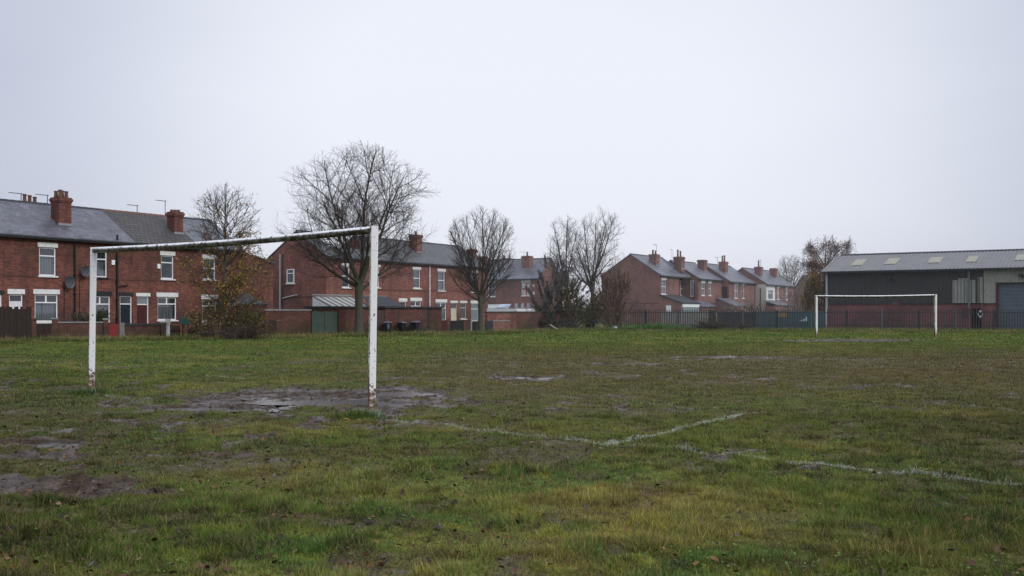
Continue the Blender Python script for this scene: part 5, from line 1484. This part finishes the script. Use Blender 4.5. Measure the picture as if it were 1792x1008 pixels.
for pts, lvl in t.tips:
    for p in pts[1:]:
        low = max(0, min(1, (5.6 - p.z) / 3.2)); side = .5 if p.x > 0 and p.z < 5.6 else 0
        if t.r.random() < .03 + .42 * low + side * .35:
            for _ in range(t.r.randint(1, 3)): lp.append(p + Vector([t.r.gauss(0, .07) for _ in range(3)]))
finish_tree(t, root, leaves=leaf_cloud(lp, .060, [(.34, .25, .06), (.28, .17, .05), (.22, .12, .04), (.38, .29, .09), (.20, .10, .04)], 5))


def shrub(px, Y, parts, name, label, cols, n, size, seed, stems=14, twigs=True, stemm='twigbrown', nt=350, group=None, cat='shrub'):
    """parts: ellipses in photo px (cx,cy,rx,ry); uneven crown of leaves, with stems and twigs inside"""
    k = Y / F; x = (px - CX) * k; rnd = random.Random(seed); root = empty(name, (x, Y, 0), 0, label, cat, group)
    E = [((a - px) * k, CZ - (b - HY) * k, c * k, d * k) for a, b, c, d in parts]; P = []; tot = sum(e[2] * e[3] for e in E)
    stm = MB(); tw = MB()
    for cx, cz, rx, rz in E:
        m = int(n * rx * rz / tot)
        # leaves gather in clumps
        clumps = []
        for _ in range(max(6, m // 38)):
            while True:
                u = [rnd.uniform(-1, 1) for _ in range(3)]
                if sum(q * q for q in u) < 1: break
            clumps.append((cx + u[0] * rx, u[1] * rx * .7, max(.12, cz + u[2] * rz)))
        for _ in range(m):
            c = rnd.choice(clumps); s = rx * .22 + .09
            P.append(Vector((c[0] + rnd.gauss(0, s), c[1] + rnd.gauss(0, s), max(.04, c[2] + rnd.gauss(0, s)))))
        for _ in range(int(stems * rx * rz / tot) + 2):
            c = rnd.choice(clumps); b0 = Vector((cx * .5 + rnd.gauss(0, rx * .2), rnd.gauss(0, .15), 0)); md = b0.lerp(Vector(c), .5) + Vector((rnd.gauss(0, .12), 0, .15))
            stm.tube([b0, md, Vector(c)], [.03, .022, .008], 4, cap=False)
        for _ in range(int(nt * rx * rz / tot) if twigs else 0):
            c = Vector(rnd.choice(clumps)); d = Vector((c.x - cx * .4 + rnd.gauss(0, .5), rnd.gauss(0, .5), abs(c.z) * .6 + rnd.gauss(.3, .4))).normalized(); Lh = rnd.uniform(.3, .9) * (.5 + rz * .25)
            a0 = c - d * Lh * .5; tw.tube([a0, c + Vector((rnd.gauss(0, .04), rnd.gauss(0, .04), 0)), c + d * Lh * .5], [.011, .009, .005], 3, cap=False)
    stm.v and stm.build('stems', M['bark'], root)
    if twigs: tw.build('twigs', M[stemm], root)
    if n:
        V, Fc, C = leaf_cloud(P, size, cols, seed); big_mesh('foliage', V, Fc, M['leaf'], C, parent=root)
    return root


OL = [(.17, .17, .06), (.11, .12, .04), (.20, .18, .06), (.08, .08, .045)]; DK = [(.085, .095, .05), (.11, .10, .07), (.07, .075, .05)]; YG = [(.20, .19, .04), (.10, .12, .03), (.30, .23, .05), (.05, .07, .02)]
BR = [(.085, .070, .055), (.11, .085, .06), (.07, .06, .048)]; OR = [(.36, .22, .10), (.28, .17, .09), (.22, .15, .09), (.42, .28, .12)]; IV = [(.012, .045, .03), (.02, .06, .035), (.015, .035, .02)]
shrub(366, 50.6, [(362, 562, 26, 18), (345, 556, 18, 12), (372, 545, 16, 16)], 'shrub', 'bushy yellow green shrub left of the slender yellow leaved tree', YG + OR[:2], 1200, .045, 1, nt=300)
shrub(432, 51.5, [(432, 553, 30, 24), (412, 566, 18, 14), (447, 562, 15, 16)], 'shrub', 'leafy yellow and dark green shrub right of the slender yellow leaved tree', YG + [(.06, .09, .03)], 1700, .045, 2, nt=300)
shrub(410, 50.4, [(400, 583, 62, 7), (440, 578, 30, 9)], 'bramble_patch', 'low brown brambles along the foot of the garden wall under the yellow tree', BR + [(.16, .09, .05)], 2400, .04, 3, nt=700)
shrub(174, 53.5, [(172, 553, 10, 9), (180, 557, 9, 8)], 'shrub', 'small dark green bush in the garden of the black lintel house', [(.03, .07, .02), (.05, .09, .03)], 900, .04, 4)
shrub(146, 53.2, [(146, 557, 17, 5)], 'shrub', 'low dark shrub behind the garden wall by the left goalpost', DK, 500, .04, 5)
# thicket
shrub(962, 83.5, [(968, 498, 28, 50), (950, 518, 32, 46), (990, 500, 22, 50), (940, 552, 30, 20), (1012, 512, 22, 46)], 'thicket_shrub', 'tall dark leafless hawthorn thicket between the flag house and the bare tree pair', BR + DK, 3600, .05, 6, stems=10, nt=8500, stemm='twigfar')
shrub(957, 82.6, [(953, 539, 15, 13), (968, 546, 12, 12)], 'ivy_bush', 'dark green ivy bush low in the thicket', [(.05, .075, .045), (.07, .08, .045)], 1000, .055, 7, nt=0, twigs=False)
shrub(1000, 83.2, [(1000, 530, 22, 38), (992, 555, 20, 18)], 'shrub', 'olive leaved shrub in the middle of the thicket', OL, 3200, .06, 8, nt=1200)
shrub(1030, 82.8, [(1030, 552, 20, 21), (1040, 540, 12, 16)], 'shrub', 'rounded green shrub under the taller bare tree of the pair', [(.11, .14, .035), (.08, .10, .03), (.14, .15, .05)], 3400, .06, 9, nt=500)
shrub(1077, 82.2, [(1078, 505, 22, 34), (1068, 540, 24, 30), (1055, 500, 12, 28), (1088, 545, 18, 22), (1090, 490, 14, 26), (1052, 535, 16, 30)], 'shrub', 'tall orange brown autumn shrub beside the big plain gable', OR[1:3] + [(.2, .14, .09), (.16, .12, .08), (.34, .21, .1)], 6400, .05, 10, stems=14, nt=2600)
shrub(975, 82.0, [(985, 566, 62, 8), (940, 564, 26, 10)], 'bramble_patch', 'dark tangled brambles along the foot of the thicket', BR + DK, 2600, .05, 11, nt=1500, stemm='twig')
shrub(1260, 76.5, [(1238, 569, 22, 7), (1300, 572, 15, 4), (1262, 570, 20, 5)], 'bramble_patch', 'low dark scrub at the foot of the steel fence', DK + BR, 1800, .05, 12, nt=700, stemm='twig')
shrub(1410, 92, [(1418, 520, 17, 34), (1428, 500, 12, 24)], 'small_tree', 'small yellow leaved tree left of the warehouse corner', [(.30, .20, .05), (.22, .15, .05), (.36, .26, .08)], 2800, .07, 13, nt=900, cat='tree')
shrub(1433, 98, [(1437, 505, 12, 46), (1425, 480, 12, 28)], 'shrub', 'russet bush rising against the warehouse corner', [(.20, .10, .07), (.15, .08, .06), (.24, .13, .08)], 3600, .08, 14, nt=1200)
shrub(1395, 128, [(1392, 528, 26, 14), (1385, 545, 30, 8)], 'shrub', 'pinkish brown scrub beyond the steel fence by the last house', [(.20, .13, .11), (.13, .10, .08), (.26, .2, .17)], 1500, .09, 15, nt=700)
shrub(1330, 118, [(1318, 537, 20, 6), (1290, 540, 22, 5)], 'shrub', 'pale dry climbing scrub above the fence in front of the rendered wall', [(.34, .27, .22), (.22, .16, .13)], 900, .08, 16, nt=500)

shrub(1035, 128, [(1020, 540, 26, 22), (1052, 535, 22, 26), (1030, 556, 40, 12)], 'hedge', 'grey brown overgrown hedge seen through the gap behind the pair of bare trees', [(.17, .14, .12), (.13, .11, .09), (.2, .17, .12)], 4200, .09, 18, nt=1500, stemm='twigbrown', cat='hedge')
# birch behind the warehouse corner: hanging sprays of russet leaves
k = 112 / F; x = (1442 - CX) * k; root = empty('birch_tree', (x, 112, 0), 0, 'russet drooping birch rising above the warehouse corner', 'tree')
env = [((1440 - 1442) * k, 0, CZ - (480 - HY) * k, 50 * k, 45 * k, 62 * k)]
t = Tree((0, 0, 0), env, 41); t.thick.tube([(0, 0, -.1), (.1, 0, 2), (0, .1, 4.5), (.15, 0, 7)], [.2, .15, .11, .05], 7, cap=False)
lp = []
cl = [(1425, 445, 14, 22), (1447, 432, 17, 17), (1462, 438, 12, 20), (1483, 432, 8, 16), (1410, 465, 14, 22), (1432, 470, 18, 26), (1452, 460, 14, 20), (1418, 432, 7, 10), (1475, 455, 8, 14)]
for a, b, c, d in cl:
    cx, cz, rx, rz = (a - 1442) * k, CZ - (b - HY) * k, c * k, d * k
    o = Vector((.1, 0, max(2.5, cz - 2.2))); t.thin.tube([o, Vector((cx * .6, 0, cz - .5)), Vector((cx, 0, cz + rz * .5))], [.08, .05, .02], 5, cap=False)
    for _ in range(40):
        q = Vector((cx + t.r.gauss(0, rx * .62), t.r.gauss(0, .9), cz + t.r.gauss(.2, rz * .5))); s0 = Vector((cx, 0, cz)).lerp(q, .2)
        L = t.r.uniform(.5, 1.3); pts = [s0, q, q + Vector((t.r.gauss(0, .12), t.r.gauss(0, .12), -L * .5)), q + Vector((t.r.gauss(0, .18), 0, -L))]
        t.thin.tube(pts, [.025, .018, .010, .006], 3, cap=False)
        for _ in range(26):
            u = t.r.random(); p = pts[1].lerp(pts[3], u) + Vector([t.r.gauss(0, .17) for _ in range(3)]); lp.append(p)
finish_tree(t, root, 'twigbrown', leaf_cloud(lp, .055, [(.22, .13, .10), (.17, .11, .09), (.26, .15, .09), (.13, .09, .08)], 8))

# litter at the field edge
for (px, py, s, lab) in ((1077, 573.5, .13, 'small white plastic rubbish lump on the grass below the orange shrub'), (1103, 572.8, .14, 'small white plastic rubbish lump on the grass in front of the steel fence')):
    Y = 80.0; m = MB(); n = 8; vs = []
    rnd = random.Random(px)
    for i in range(1, 5):
        for j in range(n):
            ph = math.pi * i / 5; q = s * rnd.uniform(.75, 1.2); m.v.append((math.cos(2 * math.pi * j / n) * math.sin(ph) * q * 1.3, math.sin(2 * math.pi * j / n) * math.sin(ph) * q, math.cos(ph) * q * .8 + s * .8))
    for i in range(3):
        for j in range(n): a = i * n + j; b = i * n + (j + 1) % n; m.f.append((a, a + n, b + n, b))
    m.f.append(tuple(range(n))); m.f.append(tuple(reversed(range(3 * n, 4 * n))))
    o = m.build('rubbish', M['litter']); o.location = ((px - CX) * Y / F, Y, .02 + max(0, CZ - (py - HY) * Y / F - s)); tag(o, lab, 'litter', 'white rubbish lumps by the fence')
Y = 77.0; o = MB().box(-.45, .45, -.05, .05, 0, .05).build('broken_plank', M['cream']); o.location = ((970.5 - CX) * Y / F, Y, .16); o.rotation_euler = (0, R(30), R(15)); tag(o, 'pale broken plank lying in the rough grass before the thicket', 'plank')
x, y = G(605, 739); 
for px, py, s, lab in ((605, 739, .045, 'curled orange dead leaf just left of the near goalpost foot'), (627, 741, .035, 'smaller orange dead leaf nearest the near goalpost foot')):
    x, y = G(px, py); m = MB(); prof = [(-1.1, 0, .3), (-.4, .6, .6), (.4, .5, .55), (1.1, 0, .2), (.4, -.5, .5), (-.4, -.6, .6)]
    n0 = len(m.v); m.v += [(a * s, b * s, c * s) for a, b, c in prof] + [(0, 0, .05 * s)]
    for j in range(6): m.f.append((6, j, (j + 1) % 6))
    o = m.build('dead_leaf', plain('orange_dead_leaf', (.42, .22, .09), .6, .2, 20)); o.location = (x, y, hz(x, y) + .03); tag(o, lab, 'leaf', 'orange leaves by the near goalpost')

# ------------------------------------------------------------------ sky, light, haze, camera
w = bpy.data.worlds.new('World'); scene.world = w; w.use_nodes = True; nt = w.node_tree; nt.nodes.clear()
N = nt.nodes.new; Lk = nt.links.new
out = N('ShaderNodeOutputWorld'); bg = N('ShaderNodeBackground'); Lk(bg.outputs[0], out.inputs[0]); bg.inputs[1].default_value = 0.10
SUN_EL, SUN_AZ = R(36), R(55)      # soft sun behind the overcast, to the right
sky = N('ShaderNodeTexSky'); sky.sky_type = 'NISHITA'; sky.sun_disc = False; sky.sun_elevation = SUN_EL; sky.sun_rotation = SUN_AZ; sky.dust_density = 4
tc = N('ShaderNodeTexCoord'); nrm = N('ShaderNodeVectorMath'); nrm.operation = 'NORMALIZE'; Lk(tc.outputs['Generated'], nrm.inputs[0])
dot = N('ShaderNodeVectorMath'); dot.operation = 'DOT_PRODUCT'; Lk(nrm.outputs[0], dot.inputs[0]); g = Vector((.03, 1, .14)).normalized(); dot.inputs[1].default_value = g
mr = N('ShaderNodeMapRange'); mr.interpolation_type = 'SMOOTHERSTEP'; Lk(dot.outputs['Value'], mr.inputs[0]); mr.inputs[1].default_value = .85; mr.inputs[2].default_value = 1.02
mp = N('ShaderNodeMapping'); mp.inputs['Scale'].default_value = (1, 1, 2.5); Lk(nrm.outputs[0], mp.inputs[0])
no = N('ShaderNodeTexNoise'); no.inputs['Scale'].default_value = 1.6; no.inputs['Detail'].default_value = 5; Lk(mp.outputs[0], no.inputs['Vector'])
ad = N('ShaderNodeMath'); ad.operation = 'MULTIPLY_ADD'; Lk(no.outputs['Fac'], ad.inputs[0]); ad.inputs[1].default_value = .62; Lk(mr.outputs[0], ad.inputs[2])
sb = N('ShaderNodeMath'); sb.operation = 'SUBTRACT'; sb.use_clamp = True; Lk(ad.outputs[0], sb.inputs[0]); sb.inputs[1].default_value = .31
cl = N('ShaderNodeMix'); cl.data_type = 'RGBA'; Lk(sb.outputs[0], cl.inputs[0]); cl.inputs[6].default_value = (5.7, 6.1, 7.3, 1); cl.inputs[7].default_value = (9.0, 9.3, 10.2, 1)
mx = N('ShaderNodeMix'); mx.data_type = 'RGBA'; mx.inputs[0].default_value = .93; Lk(sky.outputs[0], mx.inputs[6])
sx = N('ShaderNodeSeparateXYZ'); Lk(nrm.outputs[0], sx.inputs[0]); zr_ = N('ShaderNodeMapRange'); zr_.interpolation_type = 'SMOOTHSTEP'; Lk(sx.outputs[2], zr_.inputs[0])
zr_.inputs[1].default_value = .34; zr_.inputs[2].default_value = .9; zr_.inputs[3].default_value = 1.0; zr_.inputs[4].default_value = 1.9      # overcast skies brighten towards the zenith
vm = N('ShaderNodeVectorMath'); vm.operation = 'SCALE'; Lk(cl.outputs[2], vm.inputs[0]); Lk(zr_.outputs[0], vm.inputs['Scale']); Lk(vm.outputs[0], mx.inputs[7]); Lk(mx.outputs[2], bg.inputs[0])
sun = bpy.data.lights.new('sun', 'SUN'); sun.energy = 1.4; sun.angle = R(25); sun.color = (1, .97, .93)
so = bpy.data.objects.new('sun', sun); COL.objects.link(so)
sd = Vector((math.sin(SUN_AZ) * math.cos(SUN_EL), -math.cos(SUN_AZ) * math.cos(SUN_EL), math.sin(SUN_EL)))
so.rotation_euler = sd.to_track_quat('Z', 'Y').to_euler()
sky.sun_rotation = math.atan2(sd.x, sd.y)

HAZE = True
if HAZE:
    hm = bpy.data.materials.new('damp_haze'); hm.use_nodes = True; ht = hm.node_tree; ht.nodes.clear()
    ho = ht.nodes.new('ShaderNodeOutputMaterial'); hv = ht.nodes.new('ShaderNodeVolumeScatter'); hv.inputs['Density'].default_value = .0011; hv.inputs['Color'].default_value = (.93, .96, 1, 1); hv.inputs['Anisotropy'].default_value = .2
    ht.links.new(hv.outputs[0], ho.inputs['Volume'])
    o = MB().box(-260, 260, 58, 430, -.34, 15).build('haze', hm); tag(o, kind='structure')

cam = bpy.data.cameras.new('camera'); co = bpy.data.objects.new('camera', cam); COL.objects.link(co)
co.location = (0, 0, CZ); co.rotation_euler = (R(90), 0, 0)
cam.sensor_width = 36; cam.lens = F / 1792 * 36; cam.shift_y = (HY - 504) / 1792; cam.clip_end = 4000; cam.clip_start = .1
cam.dof.use_dof = True; cam.dof.focus_distance = 13.5; cam.dof.aperture_fstop = 9.0
scene.camera = co
scene.render.engine = 'CYCLES'; scene.view_settings.view_transform = 'Standard'; scene.view_settings.look = 'None'; scene.view_settings.exposure = 0
scene.cycles.max_bounces = 6; scene.cycles.diffuse_bounces = 3; scene.cycles.glossy_bounces = 3; scene.cycles.transparent_max_bounces = 12; scene.cycles.volume_bounces = 0
scene.cycles.use_denoising = True
try: scene.cycles.denoiser = 'OPENIMAGEDENOISE'
except Exception: pass
scene.render.use_persistent_data = False
